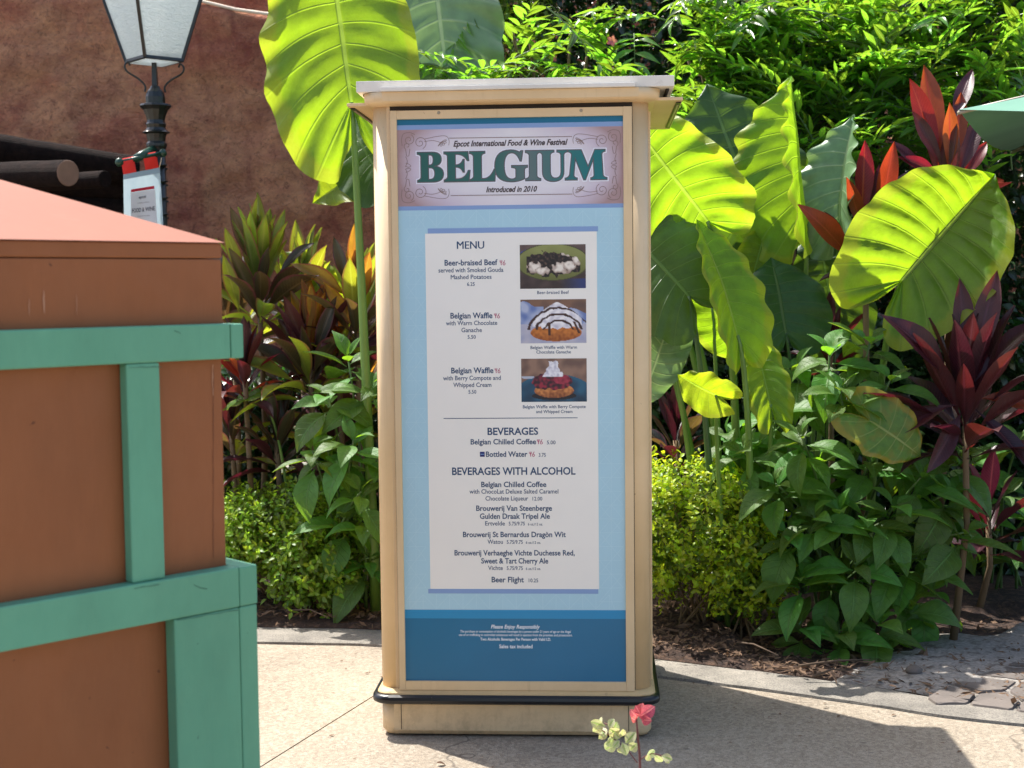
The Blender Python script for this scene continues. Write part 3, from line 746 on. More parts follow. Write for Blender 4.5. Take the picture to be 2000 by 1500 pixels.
rprism('bumper', [(rh - 0.012, -0.018, KD + 0.018, 0.05, zb1), (rh - 0.002, -0.028, KD + 0.028, 0.058, zb1 + 0.006), (rh, -0.030, KD + 0.030, 0.06, (zb1 + zbm) / 2), (rh - 0.002, -0.028, KD + 0.028, 0.058, zbm - 0.006), (rh - 0.012, -0.018, KD + 0.018, 0.05, zbm)], M['rubber'], xo=bc)
jx = K(845, 1365)[0]; box('bumper_joint', jx - 0.0012, jx + 0.0012, -0.0308, -0.02, zb1 + 0.004, zbm - 0.004, M['slot'], kio)
rprism('base_lip', [(rh - 0.016, -0.014, KD + 0.014, 0.05, zbm), (rh - 0.018, -0.012, KD + 0.012, 0.05, zbm + 0.005), (bh - 0.004, 0.004, KD - 0.004, 0.045, zlip)], M['beige_dirty'], xo=bc)
rprism('body', [(hx, 0.012, KD, 0.052, zlip - 0.002), (hx, 0.012, KD, 0.052, zc0 + 0.01)], M['beige'], xo=xc)
for sg in (-1, 1):
    x0 = xc + sg * hx; box('side_frame', min(x0, x0 + sg * 0.008), max(x0, x0 + sg * 0.008), 0.10, KD - 0.10, zlip + 0.01, zc0 - 0.02, M['beige'], kio, 0.002)
fl = K(773.5, 1340)[0]; fr_ = K(1238.5, 1340)[0]; fl = (K(771, 780)[0]); fr_ = K(1237, 780)[0]
pl = K(783.5, 780)[0]; pr_ = K(1220, 780)[0]
fy0, fy1 = -0.003, 0.0125
# dark reveals beside the frame, behind and above it
box('reveal', fl - 0.0022, fr_ + 0.0022, 0.0105, 0.0123, zf0, zc0 + 0.012, M['shadowgap'], kio)
box('frame_stile', fl, pl, fy0, fy1 - 0.0005, zf0 + 0.001, zf1, M['beige'], kio, 0.0012)
box('frame_stile', pr_, fr_, fy0, fy1 - 0.0005, zf0 + 0.001, zf1, M['beige'], kio, 0.0012)
box('frame_rail', pl + 0.0003, pr_ - 0.0003, fy0 + 0.0006, fy1 - 0.0005, zp1, zf1 - 0.0004, M['beige'], kio, 0.0008)
box('frame_rail', pl + 0.0003, pr_ - 0.0003, fy0 + 0.0006, fy1 - 0.0005, zf0 + 0.0014, zp0, M['beige'], kio, 0.0008)
box('grime_strip', fl, fr_, 0.002, 0.011, zf0 - 0.006, zf0 + 0.0008, M['beige_dirty'], kio)
for (px, py) in ((857, 220.5), (1135, 216)):
    x, z = K(px, py); v, f = lathe_vf([(0.0001, 0), (0.0055, 0), (0.005, 0.0012), (0.0001, 0.0016)], 12)
    o = obj('screw', mesh('screw', [(a + x, fy0 + 0.0005 - c_, b + z) for a, b, c_ in v], f, M['steel'], True), kio)
# cornice, lid strip, lid, side canopies
ccx = (K(708, 205)[0] + K(1290, 190)[0]) / 2; cch = (K(1290, 190)[0] - K(708, 205)[0]) / 2
rprism('cornice', [(hx - 0.004 + 0.0, 0.004, KD, 0.055, zc0), (cch - 0.012, -0.024, KD + 0.024, 0.06, zc0 + 0.006), (cch - 0.002, -0.034, KD + 0.034, 0.07, zc0 + 0.012), (cch, -0.036, KD + 0.036, 0.07, zc1)], M['beige'], xo=ccx)
zs1 = K(1000, 169.5, -0.04)[1]; x0, x1 = K(743, 184, -0.045)[0], K(1241, 174, -0.045)[0]
box('lid_strip', x0, x1, -0.047, 0.02, zc1 + 0.001, zs1 + 0.006, M['lid'], kio, 0.002)
zl0 = K(1000, 178, 0.0)[1]; zl1 = K(1000, 157, 0.0)[1]
x0, x1 = K(696, 170, -0.02)[0], K(1317, 165, -0.02)[0]
box('lid', x0, x1, -0.026, KD + 0.03, zl0 + 0.002, zl1 + 0.003, M['lid'], kio, 0.0025)
tube('lid_runner', [(x0 + 0.02, 0.02, zl0 - 0.002), (x0 + 0.02, KD, zl0 - 0.002)], 0.006, M['slot'], kio, 6)
tube('lid_runner', [(x1 - 0.02, 0.02, zl0 - 0.002), (x1 - 0.02, KD, zl0 - 0.002)], 0.006, M['slot'], kio, 6)
zfp = K(1334, 190, 0.0)[1]; xo1 = K(1334, 189, 0.02)[0]; xo0 = K(677, 194, 0.02)[0]
for nm, xa, xb in (('side_canopy', ccx + cch * 0.93, xo1), ('side_canopy', xo0, ccx - cch * 0.93)):
    box(nm, min(xa, xb), max(xa, xb), 0.02, KD - 0.02, zfp - 0.006, zfp + 0.004, M['beige'], kio, 0.0015)
    xs = xb - 0.012 if xb > 0 else xa + 0.012
    box('canopy_edge', xs - 0.008, xs + 0.008, 0.06, KD - 0.1, zfp - 0.0105, zfp - 0.0065, M['slot'], kio, 0.0015)
    box('canopy_slot', xs - 0.003, xs + 0.003, 0.10, KD - 0.15, zfp - 0.0125, zfp - 0.0108, M['steel'], kio)
# ---- poster
s = NT('poster_teal_blue'); s.l(s.ramp(s.noise(2.5, 3, 0.5, s.coord()), [(0.3, lin(8, 104, 142)), (0.7, lin(20, 114, 156))]), s.b.inputs['Base Color']); s.b.inputs['Roughness'].default_value = 0.35; M['pdark'] = s.m
M['ppale'] = flat('poster_pale_blue', lin(174, 212, 226), 0.4, 0.4, 0.02); M['pline'] = flat('poster_faint_lines', lin(190, 222, 233), 0.4, 0.4, 0.02)
M['pmid'] = flat('poster_mid_blue', lin(42, 142, 190), 0.4, 0.4, 0.02); M['pper'] = flat('poster_periwinkle', lin(134, 162, 206), 0.4, 0.4, 0.02)
M['pteal'] = flat('poster_teal', lin(16, 106, 140), 0.4, 0.4, 0.02); M['pwhite'] = flat('poster_white', lin(243, 239, 230), 0.45, 0.4, 0.01)
M['ink'] = flat('ink_navy', lin(38, 70, 106), 0.5); M['inkw'] = flat('ink_white', lin(232, 240, 244), 0.5); M['inkb'] = flat('ink_brown', lin(62, 46, 46), 0.5)
M['inkr'] = flat('ink_magenta', lin(176, 50, 96), 0.5); M['orn'] = flat('ornament_brown', lin(138, 116, 110), 0.5); M['ornl'] = flat('ornament_cream', lin(206, 196, 190), 0.5)
M['inkdk'] = flat('ink_dark_blue', lin(36, 44, 110), 0.5)
poster = box('poster', pl, pr_, 0.006, 0.0104, zp0, zp1, M['ppale'], kio)
PY = 0.006; _k = [0]
def pz(y_, layer): return PY - 0.00025 * layer
def prect(name, px0, py0, px1, py1, layer, mat, full=False):
    xa, z1 = K((px0 + px1) / 2 if full else px0, (py0)); xb, z0 = K(px1, py1)
    cx_ = (px0 + px1) / 2
    z1 = K(cx_, py0)[1]; z0 = K(cx_, py1)[1]; my = (py0 + py1) / 2
    xa, xb = (pl + 0.0003, pr_ - 0.0003) if full else (K(px0, my)[0], K(px1, my)[0])
    y = pz(0, layer)
    return obj(name, mesh(name, [(xa, y, z0), (xb, y, z0), (xb, y, z1), (xa, y, z1)], [(0, 1, 2, 3)], mat), poster)
def centre_band(name, y0, y1, layer, mat): return prect(name, 780, y0, 1220, y1, layer, mat, True)
centre_band('footer_panel', 1209, 1331, 1, M['pdark']); centre_band('footer_stripe', 1192, 1209, 1, M['pmid'])
centre_band('header_stripe', 229.3, 240.5, 1, M['pteal']); centre_band('header_stripe', 240.5, 249.7, 1, M['pper']); centre_band('header_stripe', 400, 408, 1, M['pper'])
# header print: lilac centre, brown towards its corners
s = NT('header_print'); g = s.n('TexCoord').outputs['Generated']; sp = s.n('SeparateXYZ'); s.l(g, sp.inputs[0])
dx = s.math('ABSOLUTE', s.math('SUBTRACT', sp.outputs[0], 0.5)); dz = s.math('ABSOLUTE', s.math('SUBTRACT', sp.outputs[2], 0.5))
e_ = s.math('ADD', s.math('POWER', s.math('MULTIPLY', dx, 2.0), 4.0), s.math('MULTIPLY', s.math('POWER', s.math('MULTIPLY', dz, 2.0), 2.5), s.math('ADD', s.math('MULTIPLY', dx, 1.1), 0.12)))
e_ = s.math('ADD', e_, s.math('MULTIPLY', s.math('SUBTRACT', s.noise(7, 4, 0.5, g), 0.5), 0.22))
s.l(s.ramp(e_, [(0.05, lin(228, 224, 228)), (0.45, lin(206, 192, 206)), (1.0, lin(172, 142, 142))]), s.b.inputs['Base Color']); s.b.inputs['Roughness'].default_value = 0.4
M['pheader'] = s.m
centre_band('header_print', 249.7, 400, 1, M['pheader'])
prect('menu_sheet', 835, 454, 1168, 1151, 2, M['pwhite']); prect('sheet_edge', 835, 444, 1168, 453.7, 2, M['pper']); prect('sheet_edge', 836, 1151.3, 1168.5, 1160, 2, M['pper'])
_r = [0]
def ribbon_vf(pts, wpx, layer):
    """flat printed line through photo points on the poster"""
    _r[0] += 1; y = pz(0, layer) - 0.000004 * (_r[0] % 30)
    q = [V((K(a, b)[0], K(a, b)[1])) for a, b in pts]; w_ = wpx * 0.0017 / 2; vs = []
    for i, p in enumerate(q):
        d = (q[min(i + 1, len(q) - 1)] - q[max(i - 1, 0)]); d = d.normalized() if d.length > 1e-9 else V((1, 0)); nn = V((-d.y, d.x)) * w_
        vs += [(p.x + nn.x, y, p.y + nn.y), (p.x - nn.x, y, p.y - nn.y)]
    return vs, [(2 * i, 2 * i + 1, 2 * i + 3, 2 * i + 2) for i in range(len(q) - 1)]
so = Soup()
def lines(lst, wpx, layer):
    for pts in lst: so.add(*ribbon_vf(pts, wpx, layer))
st = 27
for zone in ((792, 832, 414, 1188), (1171, 1217, 412, 1188)):
    yy = 420
    k = 0
    while yy < 1180:
        lines([[(zone[0], yy), (zone[1], yy)]], 0.7, 1); 
        a, b = (zone[0], zone[1]) if k % 2 else (zone[1], zone[0])
        if yy + 2 * st < 1188: lines([[(a, yy), (b, yy + 2 * st)], [((zone[0] + zone[1]) / 2, yy), (zone[0] if k % 3 else zone[1], yy + st)]], 0.7, 1)
        yy += st; k += 1
    lines([[((zone[0] + zone[1]) / 2, 412), ((zone[0] + zone[1]) / 2, 1188)]], 0.7, 1)
for (y0, y1) in ((411, 443), (1162, 1190)):
    for i, x in enumerate(range(800, 1210, 26)):
        lines([[(x, y0), (x, y1)], [(x, y0 if i % 2 else y1), (x + 26 if x < 1190 else x + 10, y1 if i % 2 else y0)]], 0.7, 1)
so.build('printed_pattern', M['pline'], poster)
TXT = {}
def line(txt, xa, xb, yb, cap, mat='ink', bold=0.0, shear=0.0, layer=3):
    vs, fs = text_mesh(txt, 0.0 if 'M' in txt else bold, shear)
    x0 = min(v[0] for v in vs); x1 = max(v[0] for v in vs)
    ya, yb2 = yb, yb - cap; cxp = (xa + xb) / 2
    X0 = K(xa, yb)[0]; X1 = K(xb, yb)[0]; Z0 = K(cxp, yb)[1]; Z1 = K(cxp, yb2)[1]
    sx = (X1 - X0) / (x1 - x0); sz = (Z1 - Z0) / CAPH; y = pz(0, layer)
    nv = [(X0 + (v[0] - x0) * sx, y, Z0 + v[1] * sz) for v in vs]
    nm = {'ink': 'printed_line', 'inkw': 'printed_line', 'inkb': 'printed_line'}[mat]
    return obj(nm, mesh(nm, nv, fs, M[mat]), poster)
B1, B2 = 0.022, 0.012
T_ = [('MENU', 892, 945, 485.7, 14.5, B1), ('Beer-braised Beef', 868, 971.5, 518, 10.7, B1), ('served with Smoked Gouda', 856, 983, 531.5, 8.5, B2), ('Mashed Potatoes', 880, 959.5, 545, 8.5, B2), ('6.25', 912, 927, 558.3, 7, B2),
      ('Beer-braised Beef', 1049, 1111, 574, 6, B2), ('Belgian Waffle', 879.5, 961.6, 621.7, 10.7, B1), ('with Warm Chocolate', 870.7, 971, 635, 8.3, B2), ('Ganache', 901, 941, 648.7, 8.3, B2), ('5.50', 913, 929, 661.7, 7, B2),
      ('Belgian Waffle with Warm', 1036, 1127, 681.5, 6, B2), ('Chocolate Ganache', 1047.5, 1115, 690.5, 6, B2), ('Belgian Waffle', 881, 963.5, 729, 10.7, B1), ('with Berry Compote and', 865, 978, 742.5, 8.3, B2), ('Whipped Cream', 885, 959.5, 756, 8.3, B2), ('5.50', 914.7, 930, 769, 7, B2),
      ('Belgian Waffle with Berry Compote', 1021, 1144, 797.5, 6, B2), ('and Whipped Cream', 1047, 1118, 807, 6, B2), ('BEVERAGES', 952, 1051, 849.4, 13.5, B1), ('Belgian Chilled Coffee', 919, 1047, 868, 10, B1), ('5.00', 1068, 1085, 868, 7, B2),
      ('Bottled Water', 948.7, 1030, 892.3, 10, B1), ('3.75', 1052, 1066, 892.3, 7, B2), ('BEVERAGES WITH ALCOHOL', 882.7, 1124, 927.5, 14, B1), ('Belgian Chilled Coffee', 939.7, 1067, 951.5, 10, B1), ('with ChocoLat Deluxe Salted Caramel', 916.7, 1090.5, 964.4, 8.3, B2),
      ('Chocolate Liqueur', 948, 1031.6, 978, 8.3, B2), ('12.00', 1040, 1059, 978, 7, B2), ('Brouwerij Van Steenberge', 929.8, 1078, 998, 10, B1), ('Gulden Draak Tripel Ale', 937, 1074, 1013.6, 10, B1), ('Ertvelde', 947.4, 986, 1026.7, 8, B2), ('5.75/9.75', 993.5, 1025, 1026.7, 7, B2), ('6 oz./12 oz.', 1031, 1060, 1026.7, 4.8, B2),
      ('Brouwerij St Bernardus Drag\u00f2n Wit', 904, 1105, 1049.4, 10, B1), ('Watou', 952, 982, 1062.6, 8, B2), ('5.75/9.75', 989.6, 1021, 1062.6, 7, B2), ('6 oz./12 oz.', 1027, 1056, 1062.6, 4.8, B2), ('Brouwerij Verhaeghe Vichte Duchesse Red,', 887.5, 1122.5, 1085.3, 10, B1), ('Sweet & Tart Cherry Ale', 939.7, 1070.6, 1101, 10, B1),
      ('Vichte', 953, 982, 1113.8, 8, B2), ('5.75/9.75', 989.6, 1021, 1113.8, 7, B2), ('6 oz./12 oz.', 1027, 1056, 1113.8, 4.8, B2), ('Beer Flight', 960, 1023, 1137.8, 10.3, B1), ('10.25', 1032.5, 1051, 1137.8, 7, B2)]
for t in T_:
    line(t[0], t[1], t[2], t[3], t[4], 'ink', t[5])
    if 'M' in t[0]:
        line(t[0], t[1] + 0.045 * t[4], t[2] + 0.045 * t[4], t[3], t[4], 'ink', t[5], layer=3.15)
for t in (('Please Enjoy Responsibly', 958.6, 1054.6, 1228.4, 7.2, B1, 0.25), ('The purchase or consumption of alcoholic beverages by a person under 21 years of age or the illegal', 898.7, 1115, 1236.4, 4.6, B2, 0.12),
          ('use of or trafficking in controlled substances will result in ejection from the premises and prosecution.', 896, 1118, 1243.2, 4.6, B2, 0.12), ('Two Alcoholic Beverages Per Person with Valid I.D.', 937.8, 1076, 1252, 5.4, B1, 0.0), ('Sales tax included', 975, 1040, 1266.8, 7, B1, 0.0)):
    line(t[0], t[1], t[2], t[3], t[4], 'inkw', t[5], t[6])
line('Epcot International Food & Wine Festival', 885, 1109, 284, 10.8, 'inkb', 0.028, 0.32); line('Introduced in 2010', 949, 1049, 374.4, 10.4, 'inkb', 0.028, 0.32)
prect('rule', 866, 816.3, 1128, 817.7, 3, M['ink'])
# small fork-and-glass marks
for (x, y) in ((976.3, 518), (965.5, 621.7), (966.5, 729), (1049.2, 868), (1033.8, 892.3)):
    so = Soup(); y -= 0.2
    for dx_ in (0, 2, 4): so.add(*ribbon_vf([(x + dx_, y - 9.5), (x + dx_, y - 6)], 1.0, 3))
    so.add(*ribbon_vf([(x, y - 6), (x + 4, y - 6), (x + 3.4, y - 4.6)], 1.1, 3)); so.add(*ribbon_vf([(x + 2, y - 5.4), (x + 2.6, y)], 1.4, 3))
    so.add(*ribbon_vf([(x + 9.5, y - 9.5), (x + 6.6, y - 4.5), (x + 5.6, y - 2)], 1.2, 3))
    so.add(*ribbon_vf([(x + 8 + 2.2 * math.cos(a), y - 2.4 - 2.2 * math.sin(a)) for a in np.linspace(0, 6.28, 12)], 1.2, 3))
    so.build('menu_mark', M['inkr'], poster)
prect('blue_mark', 937, 882.7, 946.5, 892.6, 3, M['inkdk'])
so = Soup(); so.add(*ribbon_vf([(938.5, 887.6), (945, 887.6)], 1.6, 4)); so.build('blue_mark_wave', M['pper'], poster)
# header ornaments
so = Soup()
def spiral(cx, cy, r0, r1, a0, turns, flat_=1.0):
    return [(cx + (r0 + (r1 - r0) * t) * math.cos(a0 + turns * 6.283 * t), cy + flat_ * (r0 + (r1 - r0) * t) * math.sin(a0 + turns * 6.283 * t)) for t in np.linspace(0, 1, 26)]
def P2(pts, n_=7): return [(p.x, p.y) for p in crom([(a, b, 0) for a, b in pts], n_)]
for sx in (-1, 1):
    for sy in (-1, 1):
        cx0, cy0 = 998, 324.5
        def m2(dx_, dy_): return (cx0 + sx * dx_, cy0 + sy * dy_ - 0.014 * sx * dx_)
        def mm(l): return [m2(a, (b + 12.5 if b > 23 else b)) for a, b in l]
        lines([mm(P2([(170, 38), (155, 40), (144, 38), (137, 35)])), mm(P2([(170, 43), (150, 47), (132, 49), (124, 46), (121, 38), (122, 30)]))], 0.9, 3)
        for a in np.linspace(-0.2, 1.9, 5):     # fan of petals
            lines([mm(P2([(138, 36), (138 - 7 * math.cos(a) - 2, 38 - 6 * math.sin(a) + 2), (138 - 12 * math.cos(a), 38 - 9 * math.sin(a)), (138 - 8 * math.cos(a) + 2, 38 - 7 * math.sin(a) - 1.5), (138, 36)], 4))], 0.9, 3)
        lines([mm(spiral(178, 36, 2, 13, 0.5, 1.6)), mm(spiral(200, 42, 11, 2, 2.0, 1.4)), mm(spiral(203, 30, 8, 1.5, 4.0, 1.2)), mm(P2([(188, 52), (198, 56), (210, 54), (214, 44), (213, 30)]))], 1.1, 3)
        lines([mm(P2([(206, 22), (203, 12), (206, 3)])), mm(P2([(206, 9), (200, 7), (196, 3), (201, 1), (207, 3)]))], 1.0, 3)
o = so.build('header_ornament', M['orn'], poster); o['kind'] = 'stuff'
so = Soup(); lines([[(877, 269.5), (1117, 266.3)], [(880, 381.8), (1118, 378.8)]], 1.3, 3); so.build('header_rule', M['orn'], poster)
# BELGIUM in heavy bracketed serifs
GL = {
 'B': (0.90, ["M0,0 L0,.06 Q.1,.08 .12,.16 L.12,.86 Q.1,.93 0,.94 L0,1 L.50,1 Q.83,1 .83,.76 Q.83,.58 .60,.53 Q.90,.49 .90,.27 Q.90,0 .52,0", "M.38,.91 L.38,.57 L.44,.57 Q.55,.58 .55,.75 Q.55,.91 .44,.91", "M.38,.48 L.38,.09 L.45,.09 Q.60,.10 .60,.28 Q.60,.48 .45,.48"]),
 'E': (0.90, ["M0,0 L0,.06 Q.10,.08 .12,.16 L.12,.86 Q.1,.93 0,.94 L0,1 L.83,1 L.86,.70 L.81,.70 Q.70,.91 .46,.92 L.39,.92 L.39,.56 L.44,.56 Q.60,.58 .66,.74 L.70,.74 L.70,.32 L.66,.32 Q.60,.47 .44,.49 L.39,.49 L.39,.09 L.48,.09 Q.74,.1 .84,.37 L.90,.37 L.86,0"]),
 'L': (0.88, ["M0,0 L0,.06 Q.1,.08 .13,.16 L.13,.84 Q.1,.93 0,.94 L0,1 L.52,1 L.52,.94 Q.42,.93 .40,.84 L.40,.09 L.48,.09 Q.70,.10 .83,.40 L.88,.40 L.85,0"]),
 'G': (1.06, ["M.93,1.0 L.88,.66 L.84,.66 Q.74,.94 .56,.94 Q.31,.93 .31,.5 Q.31,.06 .57,.06 Q.66,.06 .70,.12 L.70,.38 Q.69,.44 .56,.45 L.56,.51 L1.08,.51 L1.08,.45 Q.99,.44 .98,.36 L.98,.07 Q.80,-.03 .55,-.03 Q.0,-.03 .0,.5 Q0,1.03 .53,1.03 Q.70,1.03 .82,.95 L.87,1.0"]),
 'I': (0.56, ["M0,0 L0,.06 Q.12,.08 .14,.16 L.14,.84 Q.12,.93 0,.94 L0,1 L.56,1 L.56,.94 Q.44,.93 .42,.84 L.42,.16 Q.44,.08 .56,.06 L.56,0"]),
 'U': (1.0, ["M0,1 L0,.94 Q.1,.93 .12,.84 L.12,.30 Q.12,-.04 .50,-.04 Q.88,-.04 .88,.30 L.88,.84 Q.90,.93 1.0,.94 L1,1 L.64,1 L.64,.94 Q.76,.93 .78,.84 L.78,.3 Q.78,.07 .58,.07 Q.40,.07 .40,.30 L.40,.84 Q.42,.93 .53,.94 L.53,1"]),
 'M': (1.40, ["M0,0 L0,.06 Q.12,.08 .15,.18 L.22,.84 Q.2,.93 .1,.94 L.1,1 L.54,1 L.77,.44 L1.00,1 L1.34,1 L1.34,.94 Q1.24,.93 1.23,.84 L1.27,.16 Q1.28,.08 1.40,.06 L1.40,0 L.86,0 L.86,.06 Q.97,.08 .97,.16 L.95,.70 L.68,0 L.62,0 L.34,.72 L.29,.18 Q.28,.08 .40,.06 L.40,0"]),
}
def path_pts(d):
    out = []; cur = None
    for tok in d.replace('M', ' M').split():
        pass
    toks = d.replace('M', 'M ').replace('L', 'L ').replace('Q', 'Q ').split(); i = 0
    while i < len(toks):
        c_ = toks[i]
        if c_ in 'ML': x, y = map(float, toks[i + 1].split(',')); out.append((x, y)); i += 2
        else:
            a, b = map(float, toks[i + 1].split(',')); x, y = map(float, toks[i + 2].split(',')); x0, y0 = out[-1]
            for k in range(1, 8):
                t = k / 7; out.append(((1 - t) ** 2 * x0 + 2 * t * (1 - t) * a + t * t * x, (1 - t) ** 2 * y0 + 2 * t * (1 - t) * b + t * t * y))
            i += 3
    return out
def glyph_mesh(ch, offset):
    cu = bpy.data.curves.new('g', 'CURVE'); cu.dimensions = '2D'; cu.fill_mode = 'BOTH'; cu.offset = offset
    for pth in GL[ch][1]:
        pts = path_pts(pth); sp2 = cu.splines.new('POLY'); sp2.points.add(len(pts) - 1)
        for k, (x, y) in enumerate(pts): sp2.points[k].co = (x, y, 0, 1)
        sp2.use_cyclic_u = True
    ob = bpy.data.objects.new('g', cu); C.objects.link(ob); bpy.context.view_layer.update()
    me = bpy.data.meshes.new_from_object(ob.evaluated_get(bpy.context.evaluated_depsgraph_get()))
    vs = [tuple(v.co) for v in me.vertices]; fs = [tuple(p.vertices) for p in me.polygons]
    bpy.data.objects.remove(ob); bpy.data.curves.remove(cu); bpy.data.meshes.remove(me)
    return vs, fs
s = NT('letter_gradient'); sp = s.n('SeparateXYZ'); s.l(s.coord(), sp.inputs[0])
q_ = s.math('ADD', s.math('MULTIPLY', sp.outputs[0], 1.55), 0.5)
s.l(s.ramp(q_, [(0.05, lin(30, 92, 82)), (0.42, lin(44, 100, 92)), (0.60, lin(92, 112, 112)), (0.78, lin(40, 112, 112)), (0.92, lin(6, 112, 116))]), s.b.inputs['Base Color']); s.b.inputs['Roughness'].default_value = 0.4
M['letter'] = s.m; M['letter_edge'] = flat('letter_edge', lin(96, 92, 96), 0.5); M['letter_glow'] = flat('letter_glow', lin(232, 232, 240), 0.5)
spans = [('B', 815.5, 866), ('E', 867.5, 918), ('L', 917.5, 968), ('G', 966.5, 1029), ('I', 1026.5, 1056), ('U', 1053, 1108), ('M', 1104, 1185.5)]
for ch, xa, xb in spans:
    cxp = (xa + xb) / 2; yt = 297.5 - 0.0165 * (cxp - 815); yb = 355.8 - 0.0150 * (cxp - 815)
    X0, X1 = K(xa, yb)[0], K(xb, yb)[0]; Z0, Z1 = K(cxp, yb)[1], K(cxp, yt)[1]; wg = GL[ch][0]
    for nm, off, lay, mt in (('letter_glow', 0.06, 2, 'letter_glow'), ('letter_edge', 0.022, 3, 'letter_edge'), ('letter', -0.012, 4, 'letter')):
        vs, fs = glyph_mesh(ch, off)
        y = pz(0, lay) - 0.00003 * (spans.index((ch, xa, xb)) + 1)
        nv = [(X0 + v[0] / wg * (X1 - X0), y, Z0 + v[1] * (Z1 - Z0)) for v in vs]
        obj(nm, mesh(nm, nv, fs, M[mt]), poster)
# printed food pictures
s = NT('food_print'); a_ = s.n('VertexColor', layer_name='print'); s.l(a_.outputs[0], s.b.inputs['Base Color']); s.b.inputs['Roughness'].default_value = 0.4; M['food'] = s.m
def nz_(u_, v_, k, s_=0): return noise.noise(V((u_ * k * 1.5, v_ * k, s_)))
def mixc(a, b, t): t = max(0, min(1, t)); return tuple(x * (1 - t) + y * t for x, y in zip(a, b))
def pic1(u_, v_):
    c_ = mixc((104, 84, 78), (58, 44, 42), v_ + nz_(u_, v_, 5) * 0.5)
    if v_ > 0.78: c_ = mixc(c_, (46, 58, 110), (u_ - 0.6) * 3)
    e1 = ((u_ - 0.5) / 0.56) ** 2 + ((v_ - 0.40) / 0.42) ** 2
    if ((u_ - 0.42) / 0.42) ** 2 + ((v_ - 0.22) / 0.18) ** 2 < 1: c_ = (40, 78, 160)
    if e1 < 1: c_ = mixc((142, 146, 84), (104, 108, 54), v_ * 1.3 + nz_(u_, v_, 3) * 0.3)
    if e1 < 1 and e1 > 0.93: c_ = (70, 68, 40)
    q = v_ + 0.10 * nz_(u_, v_, 9, 3)
    top = 0.17 + 0.9 * (u_ - 0.45) ** 2; low = 0.70 - 0.5 * (u_ - 0.5) ** 2
    if 0.1 < u_ < 0.92 and top < q < low:
        k = nz_(u_, v_, 15, 9) + 0.5 * nz_(u_, v_, 30, 4)
        c_ = mixc((26, 18, 18), (112, 84, 70), k * 0.9 + 0.28 - 0.3 * v_)
        for (a, b, ra, rb) in ((.22, .52, .12, .13), (.34, .60, .10, .10), (.62, .54, .13, .14), (.76, .50, .11, .13), (.87, .36, .07, .13), (.72, .22, .08, .06)):
            dd = ((u_ - a) / ra) ** 2 + ((v_ - b) / rb) ** 2 + 0.9 * nz_(u_, v_, 13, 5)
            if dd < 1: c_ = mixc((238, 228, 214), (150, 126, 112), dd * 0.8 + (v_ - b) * 2.0)
    return c_
def pic2(u_, v_):
    c_ = mixc((128, 94, 74), (96, 74, 66), v_ * 2 + nz_(u_, v_, 4))
    if v_ > 0.22 + 0.16 * nz_(u_, v_, 3, 2) - (0.14 if u_ < 0.35 else 0): c_ = mixc((104, 124, 176), (176, 184, 208), 0.5 + nz_(u_, v_, 5, 4) * 1.6)
    if v_ > 0.56: c_ = mixc((164, 166, 190), (190, 186, 196), nz_(u_, v_, 5) + .5)
    if ((u_ - 0.54) / 0.39) ** 2 + ((v_ - 0.76) / 0.20) ** 2 < 1:
        c_ = mixc((198, 118, 48), (142, 74, 26), (v_ - 0.66) * 3 + nz_(u_, v_, 14) * 0.9)
    hgt = 0.06 + 1.05 * abs(u_ - 0.56) ** 1.25 * 1.25
    if v_ > hgt and v_ < 0.66 - 0.3 * (u_ - 0.54) ** 2 + 0.05 * nz_(u_, v_, 10) and 0.18 < u_ < 0.93:
        c_ = mixc((244, 240, 240), (190, 186, 200), 0.25 - nz_(u_, v_, 9, 3))
    for r_ in (0.30, 0.44, 0.58):
        d = abs(math.hypot((u_ - 0.58) * 1.25, (v_ - 0.78)) - r_ + 0.03 * nz_(u_, v_, 8))
        if d < 0.022 and v_ < 0.70 and v_ > hgt - 0.02: c_ = (62, 34, 30)
    if abs(u_ - 0.44) < 0.02 and 0.55 < v_ < 0.82: c_ = (70, 38, 28)
    if abs(u_ - 0.84 - (v_ - 0.6) * 0.3) < 0.018 and 0.5 < v_ < 0.78: c_ = (70, 38, 28)
    return c_
